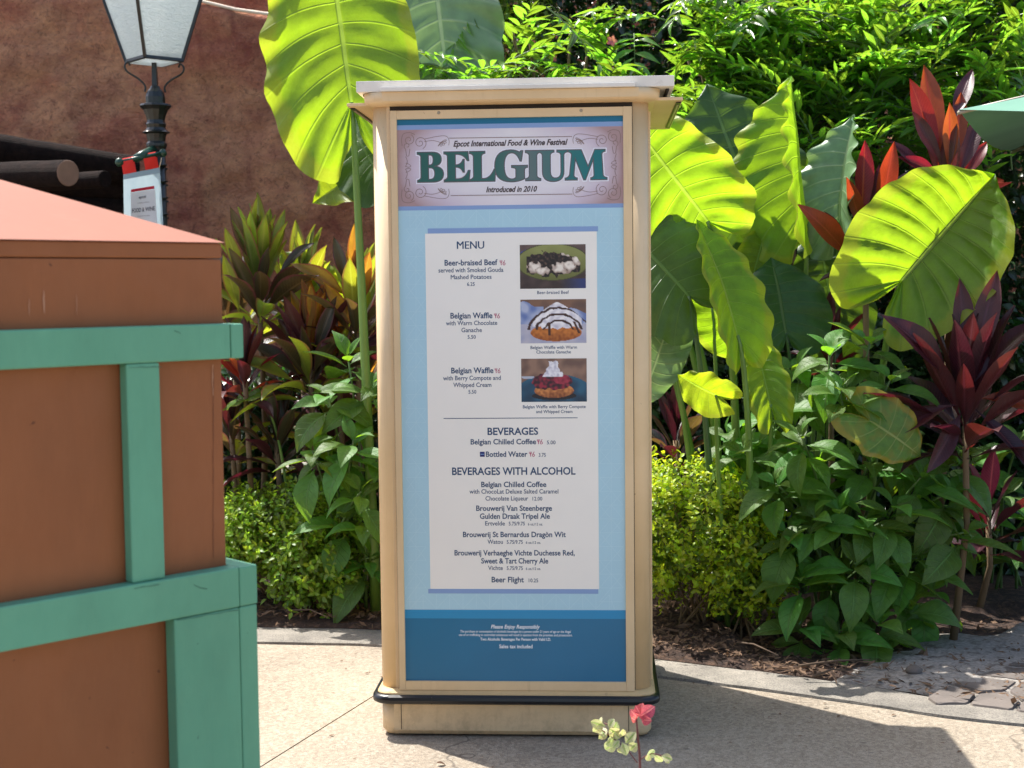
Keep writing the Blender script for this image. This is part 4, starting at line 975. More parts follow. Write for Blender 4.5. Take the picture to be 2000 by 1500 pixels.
def pic3(u_, v_):
    c_ = mixc((146, 114, 96), (110, 84, 74), nz_(u_, v_, 5) * 1.2 + 0.4)
    if ((u_ - 0.5) / 0.58) ** 2 + ((v_ - 0.78) / 0.42) ** 2 < 1: c_ = mixc((34, 92, 120), (18, 54, 78), 0.4 + nz_(u_, v_, 4) + (v_ - .7))
    if v_ > 0.4 and ((u_ - 0.1) / 0.1) ** 2 + ((v_ - 0.42) / 0.05) ** 2 < 1: c_ = (180, 186, 200)
    if ((u_ - 0.5) / 0.34) ** 2 + ((v_ - 0.86) / 0.10) ** 2 < 1: c_ = (20, 22, 34)
    if ((u_ - 0.5) / 0.30) ** 2 + ((v_ - 0.74) / 0.17) ** 2 < 1: c_ = mixc((206, 134, 74), (128, 70, 40), (v_ - 0.62) * 3 + nz_(u_, v_, 14))
    if ((u_ - 0.47) / 0.31) ** 2 + ((v_ - 0.53 + 0.06 * nz_(u_, v_, 7)) / 0.19) ** 2 < 1: c_ = mixc((150, 34, 58), (48, 18, 36), 0.5 + nz_(u_, v_, 12, 8) * 1.8)
    if ((u_ - 0.62) / 0.13) ** 2 + ((v_ - 0.48) / 0.11) ** 2 < 1: c_ = mixc((176, 54, 76), (110, 22, 48), 0.4 + nz_(u_, v_, 12, 8))
    if ((u_ - 0.48 + 0.05 * nz_(u_, v_, 9, 2)) / (0.05 + 0.26 * max(0, v_ - 0.05))) ** 2 < 1 and 0.07 + 0.03 * nz_(u_, v_, 12) < v_ < 0.42: c_ = mixc((240, 238, 242), (184, 180, 196), 0.3 - nz_(u_, v_, 16, 3))
    return c_
for fn, (xa, ya, xb, yb), lb in ((pic1, (1015.3, 477.5, 1144, 563.5), 'picture of dark braised beef on an olive plate'), (pic2, (1016.7, 584.7, 1145, 670.3), 'picture of a waffle with cream and chocolate stripes'), (pic3, (1018, 700.4, 1146, 785), 'picture of a waffle with red berries on a teal plate')):
    nu, nv = 104, 70; X0, X1 = K(xa, (ya + yb) / 2)[0], K(xb, (ya + yb) / 2)[0]; cxp = (xa + xb) / 2; Z1, Z0 = K(cxp, ya)[1], K(cxp, yb)[1]; y = pz(0, 3)
    vs = [(X0 + (X1 - X0) * i / nu, y, Z1 + (Z0 - Z1) * j / nv) for j in range(nv + 1) for i in range(nu + 1)]
    fs = [(j * (nu + 1) + i, (j + 1) * (nu + 1) + i, (j + 1) * (nu + 1) + i + 1, j * (nu + 1) + i + 1) for j in range(nv) for i in range(nu)]
    m = mesh('food_picture', vs, fs, M['food'])
    at = m.color_attributes.new('print', 'FLOAT_COLOR', 'POINT')
    at.data.foreach_set('color', [q for j in range(nv + 1) for i in range(nu + 1) for q in lin(*[max(0, min(255, k)) for k in fn(i / nu, j / nv)])])
    o = obj('food_picture', m, poster); o['label'] = lb
#VEGETATION
# ---------------------------------------------------------------- leaf shapes
def smooth(a, b, x):
    t = max(0, min(1, (x - a) / (b - a))); return t * t * (3 - 2 * t)
def lance_mesh(name, mat, wid=0.13, peak=0.4, droop=0.5, fold=0.35, wave=0.0, nl=8, nc=2, tip=1.0, pet=0.0, seed=0, twist=0.0, puff=0.0, nv=0):
    """unit-length leaf along +Y, upper face +Z"""
    rr = random.Random(seed); vs = []; fs = []; uv = []
    y = z = 0.0; prev = 0
    cols = nc * 2
    ph = rr.uniform(0, 6)
    for i in range(nl + 1):
        t = i / nl
        a = -droop * t ** 1.3; 
        if i: y += math.cos(a) / nl; z += math.sin(a) / nl
        if t < pet: wv = 0.012
        else:
            q = (t - pet) / (1 - pet)
            k = math.log(0.5) / math.log(peak)
            wv = wid * max(0.0, math.sin(math.pi * q ** k)) ** tip + (0.012 if q < 0.02 else 0.0)
        if i == nl: wv = 0.001
        tw = twist * t
        for j in range(cols + 1):
            s_ = (j - nc) / nc
            x = s_ * wv
            zz_ = fold * abs(x) + wave * math.sin(t * 9 + ph + (1.5 if s_ > 0 else 0)) * s_ * s_ * (1 if t > pet else 0)
            if puff and nv: zz_ += puff * abs(math.sin(math.pi * (t * nv - abs(s_) * 0.8))) * math.sin(math.pi * min(1, abs(s_)))
            xx = x * math.cos(tw) - zz_ * math.sin(tw); zz2 = x * math.sin(tw) + zz_ * math.cos(tw)
            vs.append((xx, y - math.sin(a) * zz2 * -1 * 0 + 0, z + zz2)); uv.append(((s_ + 1) / 2, t))
    for i in range(nl):
        for j in range(cols):
            b = i * (cols + 1) + j; fs.append((b, b + 1, b + cols + 2, b + cols + 1))
    return mesh(name, vs, fs, mat, True, uv)
def frame(p, d, nrm, ln, wsc=1.0):
    d = V(d).normalized(); nrm = V(nrm); nrm = nrm - d * nrm.dot(d)
    if nrm.length < 1e-5: nrm = d.orthogonal()
    nrm.normalize(); x = d.cross(nrm).normalized()
    m_ = Matrix.Identity(4)
    for i in range(3):
        m_[i][0] = x[i] * ln * wsc; m_[i][1] = d[i] * ln; m_[i][2] = nrm[i] * ln; m_[i][3] = p[i]
    return m_
def place(name, me, root, M_):
    o = bpy.data.objects.new(name, me); C.objects.link(o); put(o, root); o.matrix_basis = M_; return o
def soup_leaf(so, me_cache, M_):
    so.add(me_cache[0], me_cache[1], me_cache[2], M_)
def cache(me):
    uvl = me.uv_layers[0].data; uvs = [(0, 0)] * len(me.vertices)
    for p in me.polygons:
        for li in p.loop_indices: uvs[me.loops[li].vertex_index] = tuple(uvl[li].uv)
    return ([tuple(v.co) for v in me.vertices], [tuple(p.vertices) for p in me.polygons], uvs)
TEAR = crom([(0.0, -0.02, 0), (0.06, -0.20, 0), (0.20, -0.33, 0), (0.36, -0.27, 0), (0.47, -0.08, 0), (0.51, 0.14, 0), (0.49, 0.37, 0), (0.42, 0.60, 0), (0.28, 0.81, 0), (0.10, 0.96, 0), (0, 1.02, 0)], 12)
TLEN = [0.0]
for i in range(1, len(TEAR)): TLEN.append(TLEN[-1] + (TEAR[i] - TEAR[i - 1]).length)
def edge_pt(t):
    d = t * TLEN[-1]
    for i in range(1, len(TEAR)):
        if TLEN[i] >= d:
            k = (d - TLEN[i - 1]) / (TLEN[i] - TLEN[i - 1]); return TEAR[i - 1] * (1 - k) + TEAR[i] * k
    return TEAR[-1]
def ear_leaf(mat, hw=1.0, fold=0.15, ruffle=0.02, puff=0.012, droop=0.15, nv=11, seed=0, lobe=1.0, nt_=66, ns=12, left=1.0, right=1.0, holes=0.0):
    rr = random.Random(seed); vs = []; fs = []; uv = []
    t0 = 0.24
    for i in range(nt_ + 1):
        t = i / nt_; mt = max(0, (t - t0) / (1 - t0)); E = edge_pt(t)
        for j in range(-ns, ns + 1):
            s_ = abs(j) / ns; sg = -1 if j < 0 else 1
            ex, ey = E.x * hw * (left if sg < 0 else right), E.y * (lobe if E.y < 0 else 1)
            wob = 1 + ruffle * 1.1 * math.sin(t * nv * 2 * math.pi * 0.5 + sg + seed) * s_ ** 4 + 0.03 * noise.noise(V((t * 6, sg * 3 + seed, 0))) - 0.55 * ruffle * abs(math.sin(math.pi * t * nv)) * s_ ** 6 - 0.9 * ruffle * max(0, noise.noise(V((t * 26, sg * 3.0 + seed, 2)))) * s_ ** 8
            mx, my = 0.0, mt * 1.02
            x = (mx + (ex - mx) * s_ * wob) * sg; y = my + (ey - my) * s_ * wob + 0.03 * math.sin(math.pi * s_) * (1 if mt > 0 else 0)
            amp = math.sin(math.pi * min(1, s_ ** 0.8)) * 0.8 + 0.25 * s_
            z = fold * abs(x) + puff * abs(math.sin(math.pi * t * nv)) ** 0.7 * amp + 0.35 * puff * noise.noise(V((x * 22, y * 22, seed))) * amp
            z += ruffle * 1.5 * math.sin(t * nv * math.pi * 1.27 + sg * 1.3 + seed) * s_ ** 3
            z -= droop * max(0, y) ** 2 + (0.25 * droop) * abs(x) + (droop * 0.9) * max(0, -y)
            z += 0.03 * noise.noise(V((x * 2.2, y * 2.2, seed * 3.1)))
            vs.append((x, y, z)); uv.append((0.5 + 0.5 * s_ * sg, t))
    W_ = 2 * ns + 1
    for i in range(nt_):
        for j in range(2 * ns):
            if holes and i > 8:
                if noise.noise(V((i * 0.21 + seed, j * 0.35, 7))) > 0.62 - holes and abs(j - ns) > 3: continue
            b = i * W_ + j; fs.append((b, b + 1, b + W_ + 1, b + W_))
    return mesh('leaf', vs, fs, mat, True, uv)
def bez(p, q, r_, n_=10):
    p, q, r_ = V(p), V(q), V(r_); return [p * (1 - t) ** 2 + q * 2 * t * (1 - t) + r_ * t * t for t in [i / n_ for i in range(n_ + 1)]]

# ---------------------------------------------------------------- leaf materials
YG = lin(190, 214, 30); 
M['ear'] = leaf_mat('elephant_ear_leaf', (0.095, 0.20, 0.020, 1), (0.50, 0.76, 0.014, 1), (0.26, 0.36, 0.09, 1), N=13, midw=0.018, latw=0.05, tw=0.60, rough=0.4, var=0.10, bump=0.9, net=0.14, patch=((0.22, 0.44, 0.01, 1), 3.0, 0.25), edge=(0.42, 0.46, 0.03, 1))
M['eardark'] = leaf_mat('elephant_ear_leaf_shaded', (0.032, 0.085, 0.022, 1), (0.14, 0.27, 0.012, 1), (0.10, 0.17, 0.06, 1), N=11, midw=0.018, latw=0.05, tw=0.4, rough=0.4, var=0.1, bump=0.6, net=0.1)  # leaves in shade: their darkness is painted in as a deeper green
M['earpale'] = leaf_mat('elephant_ear_leaf_sky_sheen', (0.15, 0.25, 0.13, 1), (0.26, 0.40, 0.10, 1), (0.32, 0.42, 0.24, 1), N=11, midw=0.02, latw=0.08, tw=0.3, rough=0.33, var=0.1, bump=0.6, spec=0.6)  # sky reflection on the blade painted in as a paler grey green
M['earyellow'] = leaf_mat('elephant_ear_leaf_yellowing', (0.13, 0.20, 0.03, 1), (0.42, 0.50, 0.02, 1), (0.34, 0.38, 0.10, 1), N=8, midw=0.02, latw=0.06, tw=0.4, var=0.1, edge=(0.45, 0.30, 0.03, 1), patch=((0.30, 0.26, 0.03, 1), 4.0, 0.5))
M['petiole'] = paint('leaf_stalk', (0.13, 0.24, 0.04, 1), 0.4, 0.12, 60, 0.1)
M['petdark'] = paint('leaf_stalk_dark', (0.06, 0.13, 0.04, 1), 0.4, 0.12, 60, 0.1)
M['red'] if 'red' in M else None
M['cred'] = leaf_mat('cordyline_red', (0.13, 0.014, 0.014, 1), (0.62, 0.055, 0.02, 1), (0.30, 0.05, 0.03, 1), N=26, slant=3.2, midw=0.05, latw=0.10, tw=0.45, rough=0.35, var=0.28, bump=0.2)
M['cburg'] = leaf_mat('cordyline_burgundy', (0.045, 0.012, 0.018, 1), (0.16, 0.014, 0.022, 1), (0.10, 0.03, 0.04, 1), N=24, slant=3.2, midw=0.05, latw=0.12, tw=0.25, rough=0.38, var=0.45, bump=0.3, spec=0.5)
M['colive'] = leaf_mat('cordyline_olive', (0.085, 0.145, 0.032, 1), (0.58, 0.66, 0.03, 1), (0.20, 0.20, 0.06, 1), N=22, slant=3.2, midw=0.05, latw=0.12, tw=0.45, rough=0.36, var=0.3, bump=0.2, edge=(0.30, 0.08, 0.05, 1))
M['cdark'] = leaf_mat('cordyline_dark', (0.032, 0.040, 0.026, 1), (0.22, 0.13, 0.03, 1), (0.09, 0.07, 0.05, 1), N=22, slant=3.2, midw=0.05, latw=0.12, tw=0.3, rough=0.30, var=0.4, bump=0.2, edge=(0.16, 0.03, 0.05, 1), spec=0.6)
M['corange'] = leaf_mat('cordyline_orange', (0.11, 0.08, 0.02, 1), (0.78, 0.36, 0.03, 1), (0.3, 0.14, 0.04, 1), N=22, slant=3.2, midw=0.05, latw=0.12, tw=0.5, rough=0.36, var=0.25, bump=0.2, edge=(0.40, 0.06, 0.03, 1))
M['broad'] = leaf_mat('broad_green_leaf', (0.080, 0.185, 0.030, 1), (0.32, 0.54, 0.02, 1), (0.12, 0.25, 0.06, 1), N=8, slant=1.6, midw=0.03, latw=0.09, tw=0.38, rough=0.46, var=0.32, bump=0.8, spec=0.4)
M['lance'] = leaf_mat('lance_green_leaf', (0.075, 0.165, 0.028, 1), (0.34, 0.62, 0.03, 1), (0.18, 0.30, 0.07, 1), midw=0.06, tw=0.48, rough=0.25, var=0.6, bump=0.3, spec=0.7)
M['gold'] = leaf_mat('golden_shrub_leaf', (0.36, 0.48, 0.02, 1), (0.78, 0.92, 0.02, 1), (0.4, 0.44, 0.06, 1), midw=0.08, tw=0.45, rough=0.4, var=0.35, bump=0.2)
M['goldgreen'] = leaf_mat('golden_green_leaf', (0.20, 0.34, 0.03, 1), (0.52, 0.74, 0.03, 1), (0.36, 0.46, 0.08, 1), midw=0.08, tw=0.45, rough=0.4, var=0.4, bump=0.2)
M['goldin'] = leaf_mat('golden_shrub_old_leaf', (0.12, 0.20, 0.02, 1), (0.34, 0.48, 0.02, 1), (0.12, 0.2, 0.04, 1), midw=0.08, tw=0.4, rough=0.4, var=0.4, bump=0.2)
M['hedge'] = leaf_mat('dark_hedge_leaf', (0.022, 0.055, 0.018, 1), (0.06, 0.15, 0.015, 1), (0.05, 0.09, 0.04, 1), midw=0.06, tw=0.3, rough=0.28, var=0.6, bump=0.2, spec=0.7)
M['bark'] = paint('brown_stem', lin(112, 92, 66), 0.85, 0.2, 60, 0.4)
M['gstem'] = paint('green_stem', (0.08, 0.15, 0.04, 1), 0.5, 0.15, 60, 0.2)
M['pink'] = leaf_mat('pink_flower', lin(226, 120, 118), lin(240, 130, 110), lin(240, 190, 170), tw=0.4, var=0.2)
M['snow'] = leaf_mat('cream_green_leaf', lin(188, 196, 150), lin(190, 206, 110), lin(130, 170, 90), midw=0.08, tw=0.45, var=0.15, patch=(lin(236, 206, 196), 30.0, 0.6))
M['snowpink'] = leaf_mat('hot_pink_leaf', lin(196, 62, 92), lin(226, 120, 110), lin(236, 150, 150), midw=0.08, tw=0.45, var=0.15, patch=(lin(240, 160, 130), 30.0, 0.5))

# ---------------------------------------------------------------- elephant ears
def ear_plant(label, base, leaves, group='elephant ear plants around the kiosk', crown=None):
    root = thing('elephant_ear_plant', label, 'plant', (base.x, base.y, 0), 0, group)
    for i, L_ in enumerate(leaves):
        A, T_p, nrm, mat, kw = L_[:5]
        me = ear_leaf(M[mat], seed=kw.pop('seed', i * 3 + 1), **kw)
        place('leaf', me, root, frame(A, T_p - A, nrm, (T_p - A).length))
        if len(L_) > 5 and L_[5] is not None:
            mid, foot, r_ = L_[5]
            nn = 12; pts = bez(A, mid, foot, nn)
            tube('stem', pts, [r_ * (0.55 + 0.75 * (k / nn)) for k in range(nn + 1)], M['petiole'] if mat != 'eardark' else M['petdark'], root, 9, False)
    return root
# left giant leaf behind the kiosk
YL = 6.35
b0 = G(760, 1170); b0.y = YL
ear_plant('giant lime green elephant ear leaf towering over the left of the kiosk', b0, [
    (P(687, 200, YL), P(628, -190, YL + 0.10), (-.10, -1, -.50), 'ear', dict(hw=0.80, fold=0.12, ruffle=0.02, puff=0.014, droop=0.06, nv=13, seed=3, lobe=1.15, left=1.0, right=.92), (P(700, 380, YL), V((b0.x - .02, YL, 0.02)), 0.020)),
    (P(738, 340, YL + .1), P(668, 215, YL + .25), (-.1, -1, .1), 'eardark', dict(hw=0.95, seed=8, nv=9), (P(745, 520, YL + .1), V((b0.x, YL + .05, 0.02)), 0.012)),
    (P(735, 325, YL + .25), P(610, 385, YL + .25), (.1, -1, .5), 'ear', dict(hw=0.8, seed=9, nv=9, fold=.3), (P(760, 420, YL + .2), V((b0.x + .05, YL + .1, 0.02)), 0.012)),
])
Yb = 7.7
b1 = V((P(900, 600, Yb).x, Yb, 0))
ear_plant('pale silvery elephant ear leaf above the kiosk lid, farthest back of them', b1, [
    (P(870, 130, Yb), P(830, -190, Yb + .1), (-.1, -.6, .5), 'earpale', dict(hw=0.75, seed=12, ruffle=.03, nv=12, fold=.35, left=.8), (P(890, 300, Yb), b1 + V((0, 0, .02)), 0.016)),
    (P(800, 150, Yb + .3), P(740, 60, Yb + .3), (-.3, -.8, .3), 'eardark', dict(hw=0.8, seed=15), (P(830, 300, Yb + .3), b1 + V((-.1, .1, .02)), 0.012))])
Yc = 7.3
b2 = V((P(650, 700, Yc).x, Yc, 0))
ear_plant('smaller bright elephant ear leaf among the coloured ti plants on the left', b2, [
    (P(640, 575, Yc), P(548, 492, Yc), (.1, -1, .2), 'ear', dict(hw=0.75, seed=21, nv=9), (P(660, 700, Yc), b2 + V((0, 0, .02)), 0.010)),
    (P(600, 660, Yc), P(560, 560, Yc + .1), (.2, -1, .1), 'eardark', dict(hw=0.8, seed=23, nv=9), (P(640, 760, Yc), b2 + V((.03, 0, .02)), 0.010))])
Yd = 6.75
b3 = V((P(520, 850, Yd).x, Yd, 0))
ear_plant('low elephant ear leaf poking out beside the terracotta box', b3, [
    (P(500, 770, Yd), P(432, 790, Yd + .05), (0, -.5, .9), 'ear', dict(hw=0.62, seed=26, nv=7, ruffle=.02), (P(560, 800, Yd), b3 + V((.12, 0, .02)), 0.007))])
# right clump next to the kiosk
Ye = 6.25
def foot(px, Y): q = P(px, 800, Y); return V((q.x, Y, 0.02))
fA = foot(1415, 6.12)
ear_plant('elephant ear clump closest to the kiosk right side with backlit lime leaves', fA, [
    (P(1382, 432, 5.98), P(1215, 215, 5.93), (.10, -1, -.45), 'ear', dict(hw=0.80, seed=31, nv=11, ruffle=.035, puff=.014, fold=.12, droop=.05, lobe=.7), (P(1450, 560, 5.98), fA + V((.05, 0, 0)), 0.017)),
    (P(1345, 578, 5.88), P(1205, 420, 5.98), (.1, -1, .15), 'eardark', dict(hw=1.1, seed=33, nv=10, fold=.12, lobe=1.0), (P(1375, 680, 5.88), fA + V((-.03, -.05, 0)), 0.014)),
    (P(1440, 655, 5.76), P(1383, 432, 5.78), (.55, -1, -.3), 'ear', dict(hw=0.66, seed=35, nv=12, ruffle=.02, fold=.30, lobe=1.0, left=.6), (P(1470, 740, 5.78), fA + V((.10, -.1, 0)), 0.015)),
    (P(1505, 790, 5.83), P(1470, 620, 5.93), (.2, -1, -.1), 'ear', dict(hw=0.5, seed=37, nv=12, fold=.3), (P(1510, 880, 5.88), fA + V((.14, 0, 0)), 0.012)),
    (P(1390, 600, 6.13), P(1450, 700, 6.13), (0, -1, .1), 'ear', dict(hw=1.0, seed=39, nv=8), (P(1400, 690, 6.13), fA, 0.010)),
    (P(1300, 590, 6.08), P(1262, 470, 6.08), (-.3, -1, 0), 'ear', dict(hw=0.9, seed=40, nv=8), (P(1320, 700, 6.08), fA + V((-.05, .05, 0)), 0.010)),
    (P(1300, 650, 6.06), P(1255, 790, 5.98), (.2, -1, .4), 'earpale', dict(hw=0.75, seed=41, nv=9, ruffle=.03), (P(1330, 700, 6.08), fA + V((-.06, .05, 0)), 0.010)),
    (P(1398, 772, 5.53), P(1328, 738, 5.50), (.05, -1, -.35), 'ear', dict(hw=1.0, seed=43, nv=7, ruffle=.05, fold=.3, lobe=2.0, left=1.1), (P(1395, 830, 5.76), fA + V((0, -.1, 0)), 0.010)),
])
for k, (a, b, c_) in enumerate(((1300, 690, 1395), (1355, 640, 1410), (1330, 620, 1425))):
    root = [o for o in C.objects if o.name.startswith('elephant_ear_plant')][-1]
    tube('stem', bez(P(a, b, 6.25), P(a + 50, b + 120, 6.25), V((foot(c_, 6.4).x, 6.4, .02)), 10), [0.010 + 0.0012 * i for i in range(11)], M['petiole'], root, 9, False)
fB = foot(1560, 6.7)
ear_plant('middle elephant ear clump with narrow upright leaf folded lengthwise', fB, [
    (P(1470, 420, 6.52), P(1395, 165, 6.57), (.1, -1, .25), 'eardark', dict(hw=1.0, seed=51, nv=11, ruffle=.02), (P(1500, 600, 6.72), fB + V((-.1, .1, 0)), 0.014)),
    (P(1576, 405, 6.37), P(1543, 160, 6.42), (-.95, -.42, .1), 'ear', dict(hw=0.78, seed=53, nv=13, ruffle=.025, fold=1.1, lobe=1.3, droop=.02), (P(1575, 560, 6.42), fB, 0.014)),
    (P(1642, 430, 6.37), P(1646, 228, 6.42), (-.75, -.5, .5), 'earpale', dict(hw=0.72, seed=55, nv=12, ruffle=.03, fold=.8, lobe=1.2), (P(1630, 600, 6.72), fB + V((.05, .15, 0)), 0.012)),
    (P(1535, 650, 6.27), P(1512, 505, 6.32), (.05, -1, 0), 'eardark', dict(hw=1.25, seed=57, nv=9), (P(1555, 760, 6.32), fB + V((0, -.1, 0)), 0.010)),
    (P(1632, 640, 6.52), P(1600, 440, 6.57), (.05, -1, .3), 'eardark', dict(hw=0.8, seed=59, nv=12, puff=.02), (P(1632, 720, 6.52), fB + V((.08, 0, 0)), 0.010)),
    (P(1470, 540, 6.42), P(1500, 440, 6.42), (.0, -1, -.3), 'ear', dict(hw=0.9, seed=61, nv=9), (P(1500, 640, 6.42), fB + V((-.05, 0, 0)), 0.010)),
    (P(1590, 630, 6.57), P(1560, 540, 6.62), (.0, -1, -.3), 'ear', dict(hw=1.0, seed=63, nv=8, ruffle=.05), (P(1600, 700, 6.57), fB + V((.03, 0, 0)), 0.010)),
    (P(1440, 470, 6.57), P(1500, 330, 6.62), (.0, -1, .1), 'eardark', dict(hw=0.9, seed=64, nv=9), (P(1480, 640, 6.57), fB + V((-.05, .1, 0)), 0.010)),
])
fC = foot(1690, 6.35)
ear_plant('largest heart shaped leaf on the right, sunlit lime above and shaded below', fC, [
    (P(1762, 548, 6.0), P(1942, 340, 6.1), (-.12, -1, .22), 'ear', dict(hw=1.0, seed=73, nv=13, ruffle=.012, puff=.026, fold=.50, lobe=1.32, droop=.10, nt_=96, ns=16), (P(1720, 600, 6.25), fC, 0.017)),
])
fD = foot(1640, 6.2)
ear_plant('yellowing drooping elephant ear leaf half sunk in the broad leaved shrub', fD, [
    (P(1700, 822, 5.70), P(1800, 885, 5.66), (.05, -1, .35), 'earyellow', dict(hw=1.15, seed=75, nv=8, ruffle=.035, lobe=1.9, fold=.2), (P(1670, 780, 6.1), fD, 0.010)),
    (P(1720, 800, 6.1), P(1715, 745, 6.1), (.05, -1, .2), 'eardark', dict(hw=1.2, seed=77, nv=7), (P(1700, 850, 6.1), fD, 0.009))])

# ---------------------------------------------------------------- ti plants (cordylines)
CM = {}
for key in ('cred', 'cburg', 'colive', 'cdark', 'corange'):
    CM[key] = [lance_mesh('leaf', M[key], wid=0.115 + 0.018 * (k % 3), peak=0.52, droop=(0.15, 0.45, 0.9, 1.5)[k % 4], fold=0.45, wave=0.018, nl=12, nc=2, tip=0.92, pet=0.12, seed=k, twist=(0, .3, -.3, .15)[k % 4]) for k in range(4)]
def ti_plant(label, cx, cy, Y, length, n_, keys, up_=0.5, side=None, explicit=(), seed=0, group='ti plants in the bed', trunk=True, front_=0.35, stretch=1.0, axis=(0, 0, 1)):
    rr = random.Random(seed); c0 = P(cx, cy, Y)
    root = thing('ti_plant', label, 'plant', (c0.x, Y, 0), 0, group)
    if trunk:
        tube('trunk', [V((c0.x - .03, Y + .03, 0)), V((c0.x + .015, Y + .01, c0.z * .5)), c0], [0.018, 0.014, 0.013], M['bark'], root, 8, False)
    L_ = length * Y / FPX
    axis = V(axis).normalized()
    for i in range(n_):
        az = i * 2.39996 + rr.uniform(-.3, .3); k = i / max(1, n_ - 1)
        el = (1.42 - 1.25 * k ** 1.1) * 1.0 + (up_ - .5) + rr.uniform(-.15, .15)
        d = V((math.cos(az) * math.cos(el), math.sin(az) * math.cos(el) * 0.9 - front_ * math.cos(el) * 0.3, math.sin(el)))
        q = V((0, 0, 1)).rotation_difference(axis); d = q @ d
        nrm = V((0, 0, 1)) * math.cos(el) - V((math.cos(az), math.sin(az), 0)) * math.sin(el) + V((rr.uniform(-.35, .35), rr.uniform(-.35, .35), 0))
        key = keys[min(len(keys) - 1, int(k * len(keys) + rr.uniform(-.6, .6)))] if True else keys[0]
        if key not in CM: key = keys[0]
        b = 0 if el > 0.95 else (1 if el > 0.5 else (2 if el > 0.05 else 3))
        me = CM[keys[max(0, min(len(keys) - 1, int(k * len(keys) + rr.uniform(-.5, .5))))]][b]
        p = c0 - V((0, 0, 0.16 * k * L_ / 0.3)) + d * 0.012
        place('leaf', me, root, frame(p, d, q @ nrm, L_ * rr.uniform(0.75, 1.12) * (0.75 if i < 2 else 1), rr.uniform(.8, 1.1)))
    for (bx, by, tx, ty, dy, nrm, key, v_) in explicit:
        b = P(bx, by, Y - .02); t_ = P(tx, ty, Y + dy)
        place('leaf', CM[key][v_], root, frame(b, t_ - b, nrm, (t_ - b).length * 1.10, 0.95))
    return root
ti_plant('olive and yellow ti plant topping the left bed beside the box corner', 505, 555, 7.0, 165, 36, ['colive', 'colive', 'cdark', 'colive'], 0.75, seed=1, explicit=[(500, 530, 455, 415, -.1, (.2, -1, .3), 'cdark', 0), (495, 540, 488, 425, -.1, (0, -1, 0), 'colive', 0), (520, 525, 520, 425, 0, (0, -1, .1), 'colive', 0), (530, 525, 552, 418, 0, (-.2, -1, .1), 'colive', 0), (480, 560, 443, 455, -.1, (.2, -1, 0), 'colive', 0), (470, 620, 440, 510, -.15, (.2, -1, .2), 'colive', 0), (540, 540, 600, 470, 0, (-.3, -1, .5), 'cdark', 1)])
ti_plant('tall orange tipped ti plant just left of the kiosk', 695, 610, 6.9, 155, 32, ['corange', 'colive', 'cdark', 'cburg'], 0.7, seed=2, explicit=[(692, 560, 692, 448, -.05, (.1, -1, 0), 'corange', 0), (680, 570, 655, 470, 0, (.3, -1, .2), 'cdark', 0), (690, 590, 590, 505, -.1, (.2, -.7, .8), 'corange', 1), (705, 560, 728, 480, 0, (-.2, -1, .1), 'colive', 0), (700, 650, 640, 560, -.1, (.2, -1, .2), 'corange', 0)])
ti_plant('burgundy ribbed ti plant in the middle of the left bed', 605, 700, 6.85, 160, 34, ['corange', 'cburg', 'cdark', 'colive'], 0.65, seed=3, explicit=[(612, 640, 606, 565, -.1, (0, -1, 0), 'corange', 0), (605, 700, 560, 590, -.12, (.2, -1, .3), 'cburg', 0), (612, 700, 650, 590, -.1, (-.2, -1, .3), 'cdark', 0)])
ti_plant('reddish pink ti plant low against the terracotta box', 478, 730, 6.75, 115, 20, ['cburg', 'cred', 'cburg'], 0.55, seed=4)
ti_plant('dark green ti plant lowest on the left, above the golden shrub', 540, 860, 6.8, 130, 22, ['cdark', 'cdark', 'cburg'], 0.5, seed=5)
ti_plant('dark ti plant at the back of the left bed under the burgundy one', 655, 830, 7.2, 150, 26, ['colive', 'cburg', 'colive'], 0.6, seed=6)
ti_plant('dark olive ti plant behind the yellow topped one near the lamp', 455, 640, 7.4, 160, 20, ['cdark', 'colive', 'cdark'], 0.6, seed=61)
ti_plant('ti plant with rosy leaves touching the box edge below the green rail', 452, 840, 6.9, 130, 22, ['cburg', 'cdark', 'colive'], 0.6, seed=14)
ti_plant('yellow green ti plant in the centre of the left bed, before the adobe wall', 585, 575, 7.35, 150, 26, ['colive', 'colive', 'cdark'], 0.65, seed=15)
ti_plant('copper toned ti plant between the orange one and the burgundy one', 660, 690, 7.0, 130, 28, ['corange', 'colive', 'cburg'], 0.6, seed=16)
ti_plant('bronze ti plant at the back beside the giant leaf stalk', 715, 720, 7.4, 150, 24, ['cdark', 'corange', 'cdark'], 0.6, seed=17)
ti_plant('tall scarlet ti plant beside the mint umbrella corner', 1850, 400, 6.6, 160, 10, ['cburg', 'cburg'], 0.6, seed=7, explicit=[(1846, 340, 1790, 225, -.05, (.2, -1, .1), 'cburg', 0), (1862, 330, 1878, 190, .02, (-.1, -1, 0), 'cred', 0), (1845, 350, 1770, 300, -.05, (.2, -.9, .4), 'cred', 1), (1866, 360, 1912, 230, .05, (-.2, -1, .2), 'cburg', 0), (1838, 330, 1786, 166, 0, (.15, -1, -.1), 'cred', 0), (1835, 330, 1812, 140, .05, (.1, -1, 0), 'cred', 0), (1852, 350, 1858, 214, -.1, (.1, -1, 0), 'cred', 0), (1858, 250, 1896, 140, .1, (-.4, -1, .3), 'cburg', 0), (1835, 370, 1750, 278, 0, (.2, -.8, .8), 'cburg', 0), (1870, 360, 1925, 280, .1, (-.3, -1, .1), 'cred', 0), (1840, 380, 1820, 230, .05, (0, -1, .1), 'cburg', 0), (1872, 400, 1965, 335, .1, (-.3, -1, .4), 'cred', 1)])
